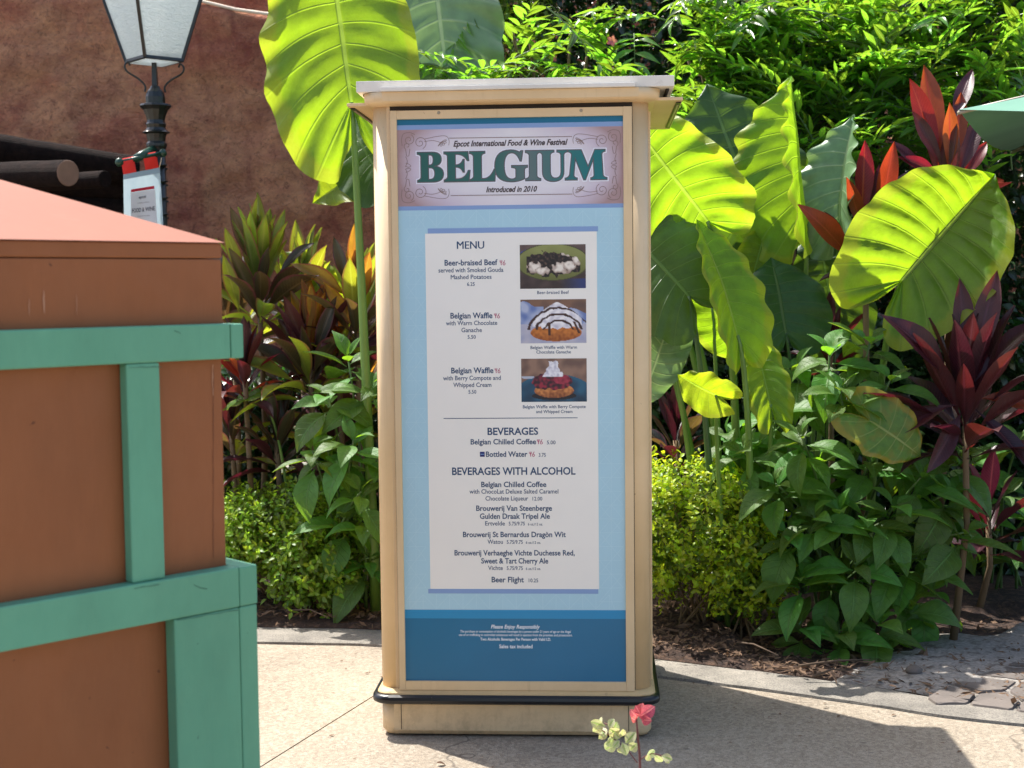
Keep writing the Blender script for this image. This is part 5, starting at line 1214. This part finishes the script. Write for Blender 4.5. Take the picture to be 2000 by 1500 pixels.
ti_plant('red ti plant between the folded leaf and the largest heart leaf', 1690, 500, 6.28, 130, 6, ['cburg', 'cburg'], 0.5, seed=8, explicit=[(1662, 500, 1618, 420, -.05, (.2, -1, .2), 'cburg', 0), (1700, 440, 1718, 330, -.02, (0, -1, .1), 'cburg', 0), (1720, 430, 1790, 372, .02, (-.2, -.9, .5), 'cburg', 1), (1680, 450, 1692, 288, -.05, (.1, -1, 0), 'cred', 0), (1712, 450, 1745, 292, -.1, (-.1, -1, 0), 'cred', 0), (1690, 470, 1660, 358, -.12, (.15, -1, 0), 'cred', 0), (1672, 520, 1590, 402, -.15, (.3, -.9, .3), 'cred', 1), (1715, 440, 1770, 330, 0, (-.2, -.8, .8), 'cburg', 1), (1650, 480, 1655, 520, -.1, (0, -1, .2), 'cred', 2)])
ti_plant('large burgundy ti plant with a thin trunk at the right edge', 1885, 790, 5.8, 215, 28, ['cburg', 'cburg', 'cburg'], 0.62, seed=9, explicit=[(1885, 745, 1880, 560, 0, (.1, -1, .2), 'cburg', 0), (1890, 745, 1945, 545, 0, (-.1, -1, .4), 'cburg', 0), (1900, 750, 2020, 615, 0, (-.3, -.7, .8), 'cburg', 1), (1870, 760, 1765, 610, -.1, (.3, -.8, .7), 'cburg', 1), (1870, 790, 1735, 820, -.15, (.1, -.7, .9), 'cburg', 2), (1900, 780, 2040, 770, -.1, (-.1, -.6, .9), 'cred', 2), (1880, 800, 1830, 900, -.2, (.1, -1, .5), 'cburg', 1), (1905, 800, 2010, 890, -.2, (.1, -1, .6), 'cburg', 1)])
ti_plant('dark red ti plant low behind the kiosk right side', 1320, 860, 6.45, 120, 22, ['cburg', 'cdark', 'cburg'], 0.6, seed=10)
ti_plant('small burgundy ti plant hidden under the yellow heart leaf stems', 1620, 680, 6.45, 120, 14, ['cburg', 'cburg'], 0.5, seed=12)
ti_plant('purple black ti plant in deep shade at the lower right', 1930, 1010, 6.3, 150, 20, ['cburg', 'cburg'], 0.5, seed=13)

# ---------------------------------------------------------------- broad leaved green shrubs (whorls of drooping leaves)
BM = [lance_mesh('leaf', M['broad'], wid=0.215 + 0.02 * (k % 3), peak=0.42, droop=(0.5, 0.9, 1.3)[k % 3], fold=0.30, wave=0.012, nl=11, nc=3, pet=0.08, seed=20 + k, tip=1.05, puff=0.018, nv=8) for k in range(6)]
def broad_shrub(label, base, heads, seed, Lpx=105, nleaf=9, extra=0, group='broad leaved green shrubs'):
    rr = random.Random(seed); root = thing('leafy_shrub', label, 'shrub', (base.x, base.y, 0), 0, group)
    for (hx_, hy_, hY) in heads:
        c0 = P(hx_, hy_, hY)
        foot_ = base + V((rr.uniform(-.12, .12), rr.uniform(-.08, .12), 0.02))
        mid = (foot_ + c0) / 2 + V(((c0.x - foot_.x) * -.2, 0.05, 0.12))
        tube('stem', bez(foot_, mid, c0, 8), [0.008, 0.0078, 0.0075, 0.007, 0.0065, 0.006, 0.0055, 0.005, 0.004], M['gstem'], root, 6, False)
        lean = V((c0.x - base.x, -0.35, 0.9)).normalized(); q = V((0, 0, 1)).rotation_difference(lean)
        L_ = Lpx * hY / FPX
        for i in range(nleaf + rr.randint(-1, 2)):
            az = i * 2.4 + rr.uniform(-.3, .3); k = i / nleaf
            el = 1.0 - 1.45 * k + rr.uniform(-.35, .35)
            d = q @ V((math.cos(az) * math.cos(el), math.sin(az) * math.cos(el), math.sin(el)))
            nrm = q @ (V((0, 0, 1)) * math.cos(el) - V((math.cos(az), math.sin(az), 0)) * math.sin(el)) + V((rr.uniform(-.3, .3), rr.uniform(-.3, .3), 0))
            ln = L_ * (0.45 + 0.6 * min(1, k * 1.7)) * rr.uniform(.7, 1.15)
            place('leaf', BM[rr.randrange(6)], root, frame(c0 - lean * (0.10 * k) + d * 0.01, d, nrm, ln, rr.uniform(.85, 1.1)))
    return root
rb = G(1660, 1235); rb = V((rb.x, 6.15, 0))
heads = [(1515, 945, 5.75), (1640, 1000, 5.7), (1745, 990, 5.7), (1565, 850, 5.75), (1640, 760, 5.8), (1800, 930, 5.75), (1450, 880, 5.9), (1420, 850, 6.05), (1740, 740, 5.8), (1860, 960, 5.8), (1885, 1040, 5.75), (1870, 900, 5.9), (1780, 1180, 5.7), (1835, 1010, 5.85), (1670, 1100, 5.65), (1560, 1130, 5.7), (1640, 1235, 5.62), (1715, 1215, 5.62),
         (1845, 905, 5.95), (1600, 900, 5.9), (1480, 870, 6.0), (1700, 900, 5.85), (1620, 690, 5.9), (1700, 665, 5.95), (1750, 1100, 5.7), (1790, 1090, 5.75), (1590, 1010, 5.7), (1540, 1040, 5.75), (1690, 1010, 5.72), (1760, 860, 6.0), (1500, 800, 6.1), (1555, 720, 6.2), (1560, 1220, 5.68), (1620, 1130, 5.75), (1820, 1150, 5.85)]
broad_shrub('big drooping green shrub filling the bed right of the golden hedge', rb, heads, 5, 112, 10)
lb = V((P(670, 1100, 6.45).x, 6.45, 0))
headsL = [(640, 770, 6.3), (610, 880, 6.25), (690, 860, 6.2), (705, 960, 6.15), (715, 1020, 6.2), (725, 750, 6.35), (680, 700, 6.5), (735, 900, 6.3), (640, 880, 6.35), (720, 1090, 6.3), (675, 1010, 6.3)]
broad_shrub('green broad leaved shrub between the left golden shrub and the kiosk', lb, headsL, 6, 105, 8)
broad_shrub('dim broad leaved shrub in the shade behind the burgundy plant at right', V((2.35, 6.7, 0)), [(1900, 900, 6.6), (1960, 960, 6.5), (1990, 860, 6.6), (1880, 1010, 6.5), (1980, 1080, 6.4), (2020, 1000, 6.4)], 8, 95, 8)

# ---------------------------------------------------------------- golden shrubs (tiny leaves)
tiny = [cache(lance_mesh('tiny', None, wid=0.26, peak=0.45, droop=0.5, fold=0.4, nl=4, nc=1, seed=k)) for k in range(2)]
def golden(label, centre, rad, n_, seed, topbias=0.5, lsz=0.023, stems=16, newm='gold'):
    rr = random.Random(seed); cx, cy, cz = centre; root = thing('golden_shrub', label, 'shrub', (cx, cy, 0), 0, 'clipped golden shrubs')
    so1 = Soup(); so2 = Soup(); tw = Soup()
    for k in range(n_):
        u = V((rr.gauss(0, 1), rr.gauss(0, 1), rr.gauss(0, 1))).normalized()
        bump_ = 1 + 0.28 * noise.noise(u * 2.6 + V((seed, 0, 0))) + 0.12 * noise.noise(u * 6 + V((0, seed, 0)))
        r_ = (1 - 0.45 * rr.random() ** 2) * bump_
        # boxy ellipsoid
        e_ = V((math.copysign(abs(u.x) ** 0.7, u.x) * rad[0], math.copysign(abs(u.y) ** 0.7, u.y) * rad[1], math.copysign(abs(u.z) ** 0.75, u.z) * rad[2]))
        p = V((cx, cy, cz)) + e_ * r_
        if p.z < 0.06: continue
        sprig = V((u.x * .6 + rr.gauss(0, .35), u.y * .6 + rr.gauss(0, .35), 0.45 + u.z * .5 + rr.gauss(0, .25))).normalized()
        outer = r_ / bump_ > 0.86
        nl_ = rr.randint(5, 8)
        ln0 = lsz * 3.2
        if rr.random() < 0.3: tw.add(*tube_vf([p - sprig * 0.05, p + sprig * ln0 * .9], [0.0016, 0.0008], 4, False))
        for i in range(nl_):
            a = i * 2.4; q = V((0, 0, 1)).rotation_difference(sprig)
            d = q @ V((math.cos(a) * .8, math.sin(a) * .8, 0.45 + 0.5 * i / nl_)); pp = p + sprig * (ln0 * i / nl_)
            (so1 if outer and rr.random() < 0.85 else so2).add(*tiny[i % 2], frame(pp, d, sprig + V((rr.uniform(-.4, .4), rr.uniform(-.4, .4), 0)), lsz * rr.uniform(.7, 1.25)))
    for k in range(stems):
        a = rr.uniform(0, 6.28); f_ = V((cx + rr.uniform(-.1, .1), cy + rr.uniform(-.1, .1), 0)); t_ = V((cx + math.cos(a) * rad[0] * .8, cy + math.sin(a) * rad[1] * .8, cz + rr.uniform(-.5, .7) * rad[2]))
        tube('stem', bez(f_, (f_ + t_) / 2 + V((0, 0, -.03)), t_, 5), [0.006, .005, .0045, .004, .003, .002], M['bark'], root, 5, False)
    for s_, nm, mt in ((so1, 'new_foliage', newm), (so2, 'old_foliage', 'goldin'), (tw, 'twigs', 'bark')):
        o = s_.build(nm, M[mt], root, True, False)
        if o: o['kind'] = 'stuff'
    return root
def zat(py, Y): return P(1000, py, Y).z
ga = P(1375, 1060, 6.0)
golden('clipped golden shrub directly right of the kiosk', (P(1350, 1060, 6.05).x, 6.1, zat(1045, 6.0)), (0.30, 0.30, 0.235), 2100, 3, lsz=0.029)
golden('smaller golden shrub spilling under the big green shrub', (P(1455, 1090, 6.0).x, 5.98, zat(1110, 6.0)), (0.14, 0.18, 0.17), 700, 4, lsz=0.03)
golden('golden shrub on the left between the box and the kiosk', (P(545, 1040, 6.55).x, 6.65, zat(1052, 6.5)), (0.36, 0.28, 0.17), 1500, 5, lsz=0.032, newm='goldgreen')
golden('straggly golden shrub hanging low toward the kerb on the left', (P(620, 1140, 6.4).x, 6.42, zat(1120, 6.35)), (0.16, 0.14, 0.17), 620, 6, lsz=0.034, newm='goldgreen')

# ---------------------------------------------------------------- lance leaved shrubs behind
LM = [lance_mesh('leaf', M['lance'], wid=0.095 + 0.014 * (k % 3), peak=0.38, tip=1.15, droop=(0.15, 0.45, 0.7)[k % 3], fold=0.5, wave=0.01, nl=6, nc=1, pet=0.04, seed=40 + k) for k in range(6)]
LC = [cache(m_) for m_ in LM]
def lance_shrub(label, base, boxes, n_spray, seed, Lr=(0.105, 0.18), tipdir=None, nleaf=(12, 18)):
    rr = random.Random(seed); root = thing('lance_leaved_shrub', label, 'shrub', (base.x, base.y, 0), 0, 'bright lance leaved shrubs behind the bed')
    leaves = []; st = Soup()
    for k in range(n_spray):
        x0, x1, y0, y1, Ya, Yb = boxes[k % len(boxes)]
        pyy = rr.uniform(y0, y1); off_ = 0.0017 * max(0, pyy)
        T_ = P(rr.uniform(x0, x1), pyy, rr.uniform(Ya, Yb) - off_)
        out = V((rr.gauss(0, .55) + (tipdir or 0), -0.6 + rr.gauss(0, .3), 0.35 + rr.gauss(0, .35))).normalized()
        ln = rr.uniform(0.35, 0.6); S = T_ - out * ln + V((0, 0, 0.0))
        sag = V((0, 0, 0.08)); pts = bez(S, (S + T_) / 2 + sag, T_, 10)
        st.add(*tube_vf(pts, [0.005 - 0.0004 * i for i in range(11)], 5, False))
        n_ = rr.randint(*nleaf)
        for i in range(n_):
            t = 0.12 + 0.88 * i / (n_ - 1); q = t * 10; i0 = min(9, int(q)); p = pts[i0].lerp(pts[i0 + 1], q - i0)
            ax_ = (pts[i0 + 1] - pts[i0]).normalized(); side = ax_.cross(V((0, 0, 1))).normalized() * (1 if i % 2 else -1)
            d = ax_ * (0.75 + 0.8 * max(0, t - .8) * 5) + side * (0.85 if t < .95 else .3) + V((rr.uniform(-.2, .2), rr.uniform(-.2, .2), rr.uniform(-.1, .35)))
            nrm = ax_.cross(side).normalized(); nrm = nrm if nrm.z > 0 else -nrm
            nrm = nrm + V((rr.uniform(-.4, .4), rr.uniform(-.4, .4), 0))
            leaves.append((p.y, frame(p, d, nrm, rr.uniform(*Lr) * (0.8 + 0.3 * math.sin(math.pi * t)), 1.0), rr.randrange(6)))
    leaves.sort(key=lambda q: q[0])
    for y_, M_, k in leaves[:280]: place('leaf', LM[k], root, M_)
    so = Soup()
    for y_, M_, k in leaves[280:]: so.add(*LC[k], M_)
    o = so.build('foliage', M['lance'], root, True, False)
    if o: o['kind'] = 'stuff'
    o = st.build('branches', M['gstem'], root, True, False); o['kind'] = 'stuff'
    for k in range(5):
        x0, x1, y0, y1, Ya, Yb = boxes[0]; t_ = P((x0 + x1) / 2 + rr.uniform(-100, 100), (y0 + y1) / 2, (Ya + Yb) / 2 + .2)
        tube('stem', bez(base + V((rr.uniform(-.1, .1), rr.uniform(-.1, .1), 0)), V((base.x, base.y, t_.z * .6)), t_, 8), [0.016 - 0.001 * i for i in range(9)], M['bark'], root, 6, False)
    return root
def bs(px, Y): return V((P(px, 700, Y).x, Y, 0))
lance_shrub('lance leaved shrub with bright tips just above the kiosk lid', bs(1130, 8.1), [(960, 1290, 120, 210, 7.3, 7.8)], 32, 1)
lance_shrub('two thin upright sprays rising in front of the dark hedge', bs(1090, 8.0), [(1010, 1110, 10, 90, 7.5, 7.8), (1150, 1180, 20, 60, 7.5, 7.8)], 9, 2)
lance_shrub('lance leaved shrub leaning left above the kiosk right corner', bs(1450, 8.2), [(1315, 1490, -10, 200, 7.5, 8.0)], 56, 3, tipdir=-.8)
lance_shrub('densest lance leaved shrub in the top middle right', bs(1620, 8.3), [(1420, 1700, -20, 160, 7.6, 8.1)], 88, 4, tipdir=-.2)
lance_shrub('lance leaved shrub filling the top right corner', bs(1860, 8.3), [(1680, 2060, -30, 150, 7.4, 8.1)], 96, 5)
lance_shrub('lower lance leaved shrub behind the folded heart leaf', bs(1560, 8.0), [(1380, 1700, 150, 300, 7.7, 8.1)], 46, 6)
lance_shrub('shaded lance leaved shrub behind the scarlet ti plant', bs(1790, 8.1), [(1640, 1960, 150, 300, 7.6, 8.0)], 40, 7)
lance_shrub('short lance leaved shrub tucked behind the giant leaf at the lid', bs(880, 8.2), [(840, 960, 130, 200, 7.6, 7.9)], 12, 8)

# ---------------------------------------------------------------- dark hedges filling the depth
HC = [cache(lance_mesh('h', None, wid=0.28, peak=0.45, droop=0.5, fold=0.3, nl=3, nc=1, seed=k)) for k in range(2)]
def hedge(label, x0, x1, y0, y1, z1, n_, seed, lsz=0.075, zlow=0.0, cat='hedge'):
    rr = random.Random(seed); root = thing('dark_hedge', label, cat, ((x0 + x1) / 2, (y0 + y1) / 2, 0), 0, 'dark hedges behind the bed')
    so = Soup()
    for k in range(n_):
        x = rr.uniform(x0, x1); fz = rr.random() ** 0.8
        face = rr.random()
        y = y0 + (y1 - y0) * (rr.random() ** 2.2) + 0.16 * noise.noise(V((x * 2.2, fz * 5, seed)))
        z = zlow + (z1 - zlow) * fz + 0.15 * noise.noise(V((x * 3, y * 3, seed)))
        if z < 0.02: continue
        d = V((rr.gauss(0, 1), rr.gauss(-.3, .8), rr.gauss(-.2, .8)))
        so.add(*HC[k % 2], frame(V((x, y, z)), d, V((rr.gauss(0, .5), -0.4 + rr.gauss(0, .5), 1)), lsz * rr.uniform(.6, 1.3)))
    o = so.build('foliage', M['hedge'], root, True, False); o['kind'] = 'stuff'
    for k in range(6):
        x = rr.uniform(x0, x1); tube('stem', [V((x, (y0 + y1) / 2, 0)), V((x + rr.uniform(-.1, .1), (y0 + y1) / 2, z1 * .5)), V((x + rr.uniform(-.3, .3), (y0 + y1) / 2, z1 * .85))], [0.03, 0.022, 0.01], M['bark'], root, 6, False)
    return root
xa, xb = P(880, 300, 8.8).x, P(1330, 300, 8.8).x
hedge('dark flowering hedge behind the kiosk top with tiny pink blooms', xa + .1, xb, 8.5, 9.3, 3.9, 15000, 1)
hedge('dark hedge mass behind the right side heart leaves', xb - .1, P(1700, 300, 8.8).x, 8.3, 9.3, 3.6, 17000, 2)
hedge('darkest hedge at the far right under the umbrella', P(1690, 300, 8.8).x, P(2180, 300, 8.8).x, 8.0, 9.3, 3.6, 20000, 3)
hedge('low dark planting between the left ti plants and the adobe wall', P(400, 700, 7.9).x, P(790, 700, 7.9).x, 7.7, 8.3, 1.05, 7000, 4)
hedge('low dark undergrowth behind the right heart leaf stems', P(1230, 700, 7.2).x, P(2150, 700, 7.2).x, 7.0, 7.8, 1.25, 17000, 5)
# small pink blossoms in the hedge
FL = []
def flower(px, py, Y, sc, label):
    root = thing('pink_blossom', label, 'flower', P(px, py, Y), 0, 'pink blossoms in the dark hedge'); c0 = P(px, py, Y)
    for k in range(5):
        a = k * 2 * math.pi / 5 + px; d = V((math.cos(a), -.35, math.sin(a)))
        if not FL: FL.append(lance_mesh('petal', M['pink'], wid=0.34, peak=0.6, droop=.4, fold=.2, nl=5, nc=1))
        place('petal', FL[0], root, frame(c0, d, (0, -1, 0), sc))
for (px, py, lb_) in ((1038, 82, 'coral blossom beside the upright spray above the kiosk'), (977, 108, 'pink blossom left of the coral one in the hedge'), (1080, 114, 'pink blossom just above the lid, right of its neighbours'), (935, 5, 'pink blossom at the top edge beside the silvery leaf'), (990, 155, 'pale pink blossom touching the lid')):
    flower(px, py, 8.0, 0.026, lb_)
flower(1195, 80, 7.45, 0.030, 'orange red bloom on an upright spray above the kiosk')
# tiny-leaved flowering bush at upper left of the hedge
def smallbush(label, c_, rad, n_, seed):
    rr = random.Random(seed); root = thing('flowering_bush', label, 'bush', (c_[0], c_[1], 0)); so = Soup(); st = Soup()
    for k in range(n_):
        u = V((rr.gauss(0, 1), rr.gauss(0, 1), rr.gauss(0, 1))).normalized() * (1 - .5 * rr.random() ** 2)
        p = V((c_[0] + u.x * rad[0], c_[1] + u.y * rad[1], c_[2] + u.z * rad[2]))
        p += V((0.1 * noise.noise(p * 5), 0, 0.1 * noise.noise(p * 5 + V((9, 0, 0)))))
        so.add(*HC[k % 2], frame(p, V((rr.gauss(0, 1), rr.gauss(-.3, .8), rr.gauss(0, .8))), V((rr.gauss(0, .5), -.5, 1)), 0.045 * rr.uniform(.6, 1.3)))
    o = so.build('foliage', M['goldin'], root, True, False); o['kind'] = 'stuff'
    for k in range(8):
        t_ = V((c_[0] + rr.uniform(-.7, .7) * rad[0], c_[1] - .1, c_[2] + rr.uniform(-.6, .6) * rad[2]))
        tube('stem', bez(V((c_[0], c_[1], 0)), V((c_[0], c_[1], c_[2])), t_, 8), [0.016 - .0015 * i for i in range(9)], M['bark'], root, 6, False)
q = P(970, 60, 8.3)
smallbush('fine leaved dark bush with pink flowers above the kiosk lid', (q.x, q.y, q.z), (0.32, 0.3, 0.55), 3200, 3)

# ---------------------------------------------------------------- mint umbrella at the right edge
def shade_cloth(name, a, b, tw):
    s = NT(name); s.l(s.ramp(s.noise(6, 4, 0.5, s.coord()), [(0.3, a), (0.7, b)]), s.b.inputs['Base Color']); s.b.inputs['Roughness'].default_value = 0.8
    t_ = s.n('BsdfTranslucent'); t_.inputs[0].default_value = a; mx = s.n('MixShader'); mx.inputs[0].default_value = tw
    s.l(s.b.outputs[0], mx.inputs[1]); s.l(t_.outputs[0], mx.inputs[2]); s.l(mx.outputs[0], s.o.inputs[0]); return s.m
M['mint'] = shade_cloth('mint_canvas', lin(88, 132, 112), lin(98, 142, 120), 0.0)
c0 = P(1872, 214, 5.5); B2 = P(1934, 263, 6.4)
e1 = V((0.93, -0.36, 0)).normalized() * 1.9; e2 = (B2 - c0); e2.z = 0; e2 = e2.normalized() * 1.9
hub = c0 + (e1 + e2) / 2 + V((0, 0, 0.42))
umb = thing('mint_umbrella', 'mint green patio umbrella corner entering at the right edge', 'umbrella', (hub.x, hub.y, 0))
cor = [c0, c0 + e1, c0 + e1 + e2, c0 + e2]
for k in range(4):
    a, b = cor[k], cor[(k + 1) % 4]; vs = []; fs = []; nn = 8
    for i in range(nn + 1):
        for j in range(nn + 1):
            t = i / nn; u_ = j / nn; p = (a * (1 - u_) + b * u_) * (1 - t) + hub * t
            p = p + V((0, 0, -0.05 * math.sin(math.pi * u_) * (1 - t) - 0.05 * math.sin(math.pi * t))); vs.append(p)
    for i in range(nn):
        for j in range(nn):
            q = i * (nn + 1) + j; fs.append((q, q + 1, q + nn + 2, q + nn + 1))
    o = obj('canopy_panel', mesh('canopy_panel', vs, fs, M['mint'], True), umb, False)
    tube('rib', [a + V((0, 0, -.012)), a.lerp(hub, .5) + V((0, 0, -.065)), hub + V((0, 0, -.012))], 0.008, M['steel'], umb, 6, False)
tube('pole', [V((hub.x, hub.y, 0.05)), hub], 0.022, M['steel'], umb, 12, False)
v, f = lathe_vf([(0.26, 0.0), (0.26, 0.05), (0.22, 0.07), (0.04, 0.09), (0.03, 0.3)], 20, hub.x, hub.y); obj('base_weight', mesh('base_weight', v, f, M['iron'], True), umb, False)

# ---------------------------------------------------------------- little pink and cream sprig in the foreground
FY = 3.7
sroot = G(1250, 1700); c0 = P(1250, 1500, FY); base_ = V((c0.x, FY, 0))
spr = thing('snowbush_sprig', 'young twig with pink and cream round leaves in front of the kiosk base', 'plant', base_)
def sp2d(x, y, d=0.0): return P(x, y, FY + d)
main = crom([base_, P(1246, 1600, FY), sp2d(1250, 1497), sp2d(1246, 1440), sp2d(1243, 1405)], 5)
tube('stem', main, [0.0045 - 0.0022 * i / (len(main) - 1) for i in range(len(main))], paint('red_twig', lin(110, 60, 60), 0.6), spr, 6, False)
tube('twig', crom([sp2d(1245, 1490), sp2d(1225, 1465), sp2d(1195, 1440), sp2d(1160, 1415)], 5), 0.0016, bpy.data.materials['red_twig'], spr, 5, False)
tube('twig', crom([sp2d(1247, 1486), sp2d(1272, 1472), sp2d(1305, 1480)], 5), 0.0014, bpy.data.materials['red_twig'], spr, 5, False)
tube('twig', crom([sp2d(1244, 1445), sp2d(1225, 1435), sp2d(1180, 1412)], 5), 0.0014, bpy.data.materials['red_twig'], spr, 5, False)
SM = [lance_mesh('leaf', M['snow'], wid=0.36, peak=0.5, droop=d_, fold=.25, nl=8, nc=2, pet=.06, tip=.75, seed=k) for k, d_ in enumerate((.2, .7))]
SP = [lance_mesh('leaf', M['snowpink'], wid=0.36, peak=0.5, droop=d_, fold=.25, nl=8, nc=2, pet=.06, tip=.75, seed=k) for k, d_ in enumerate((.2, .7))]
for (bx, by, tx, ty, pk) in ((1245, 1402, 1231, 1388, 1), (1246, 1400, 1255, 1372, 1), (1248, 1400, 1283, 1380, 1), (1248, 1402, 1274, 1396, 1), (1244, 1408, 1233, 1402, 1), (1247, 1398, 1266, 1384, 1), (1182, 1418, 1150, 1410, 0), (1178, 1415, 1156, 1432, 0), (1172, 1420, 1182, 1440, 0), (1190, 1425, 1192, 1408, 0), (1195, 1432, 1205, 1414, 0),
                             (1200, 1440, 1184, 1456, 0), (1205, 1448, 1176, 1470, 0), (1212, 1440, 1218, 1424, 0), (1222, 1452, 1240, 1430, 0), (1215, 1450, 1225, 1478, 0), (1200, 1430, 1212, 1444, 0), (1186, 1428, 1170, 1446, 0), (1198, 1436, 1206, 1452, 0), (1210, 1446, 1196, 1462, 0), (1218, 1458, 1206, 1476, 0), (1230, 1466, 1244, 1452, 0), (1176, 1412, 1164, 1400, 0), (1188, 1420, 1200, 1402, 0), (1270, 1474, 1262, 1488, 0), (1298, 1480, 1308, 1492, 0), (1251, 1396, 1240, 1376, 1), (1252, 1404, 1268, 1410, 1), (1262, 1478, 1285, 1466, 0), (1278, 1474, 1296, 1490, 0), (1292, 1476, 1314, 1484, 0), (1208, 1436, 1190, 1424, 0)):
    a = sp2d(bx, by, R.uniform(-.02, .02)); b = sp2d(tx, ty, R.uniform(-.03, .01))
    place('leaf', (SP if pk else SM)[R.randrange(2)], spr, frame(a, b - a, (R.uniform(-.4, .4), -1, R.uniform(-.2, .5)), (b - a).length * 0.92))

# litter on the pavement
so = Soup()
for i in range(260):
    x = R.uniform(-1.6, 2.6); y = kerb_y(x) - 0.26 - abs(R.gauss(0, 0.35)) if R.random() < .7 else R.uniform(4.0, 5.4)
    ln = R.uniform(0.003, 0.010) * (1.8 if R.random() < .12 else 1)
    m_ = Matrix.Translation((x, y, 0.004)) @ Matrix.Rotation(R.uniform(0, 6.28), 4, 'Z') @ Matrix.Rotation(R.gauss(0, 0.2), 4, 'X')
    so.add([(-ln, 0, 0), (0, -ln * .35, 0.1 * ln), (ln, 0, 0), (0, ln * .35, 0.1 * ln)], [(0, 1, 2), (0, 2, 3)], None, m_)
tag(so.build('leaf_litter', M['chip']), 'scattered tiny brown leaf bits lying on the pale pavement', 'litter', kind='stuff')
o = obj('fallen_leaf', LM[0]); o.matrix_basis = frame(G(852, 1491, 0.008), (1, .1, 0.1), (0, 0, 1), 0.035); o.data = lance_mesh('fallen_leaf', M['chip'], wid=.25, droop=.8, fold=.5)
tag(o, 'single curled brown leaf on the sunlit pavement before the kiosk base', 'fallen leaf')
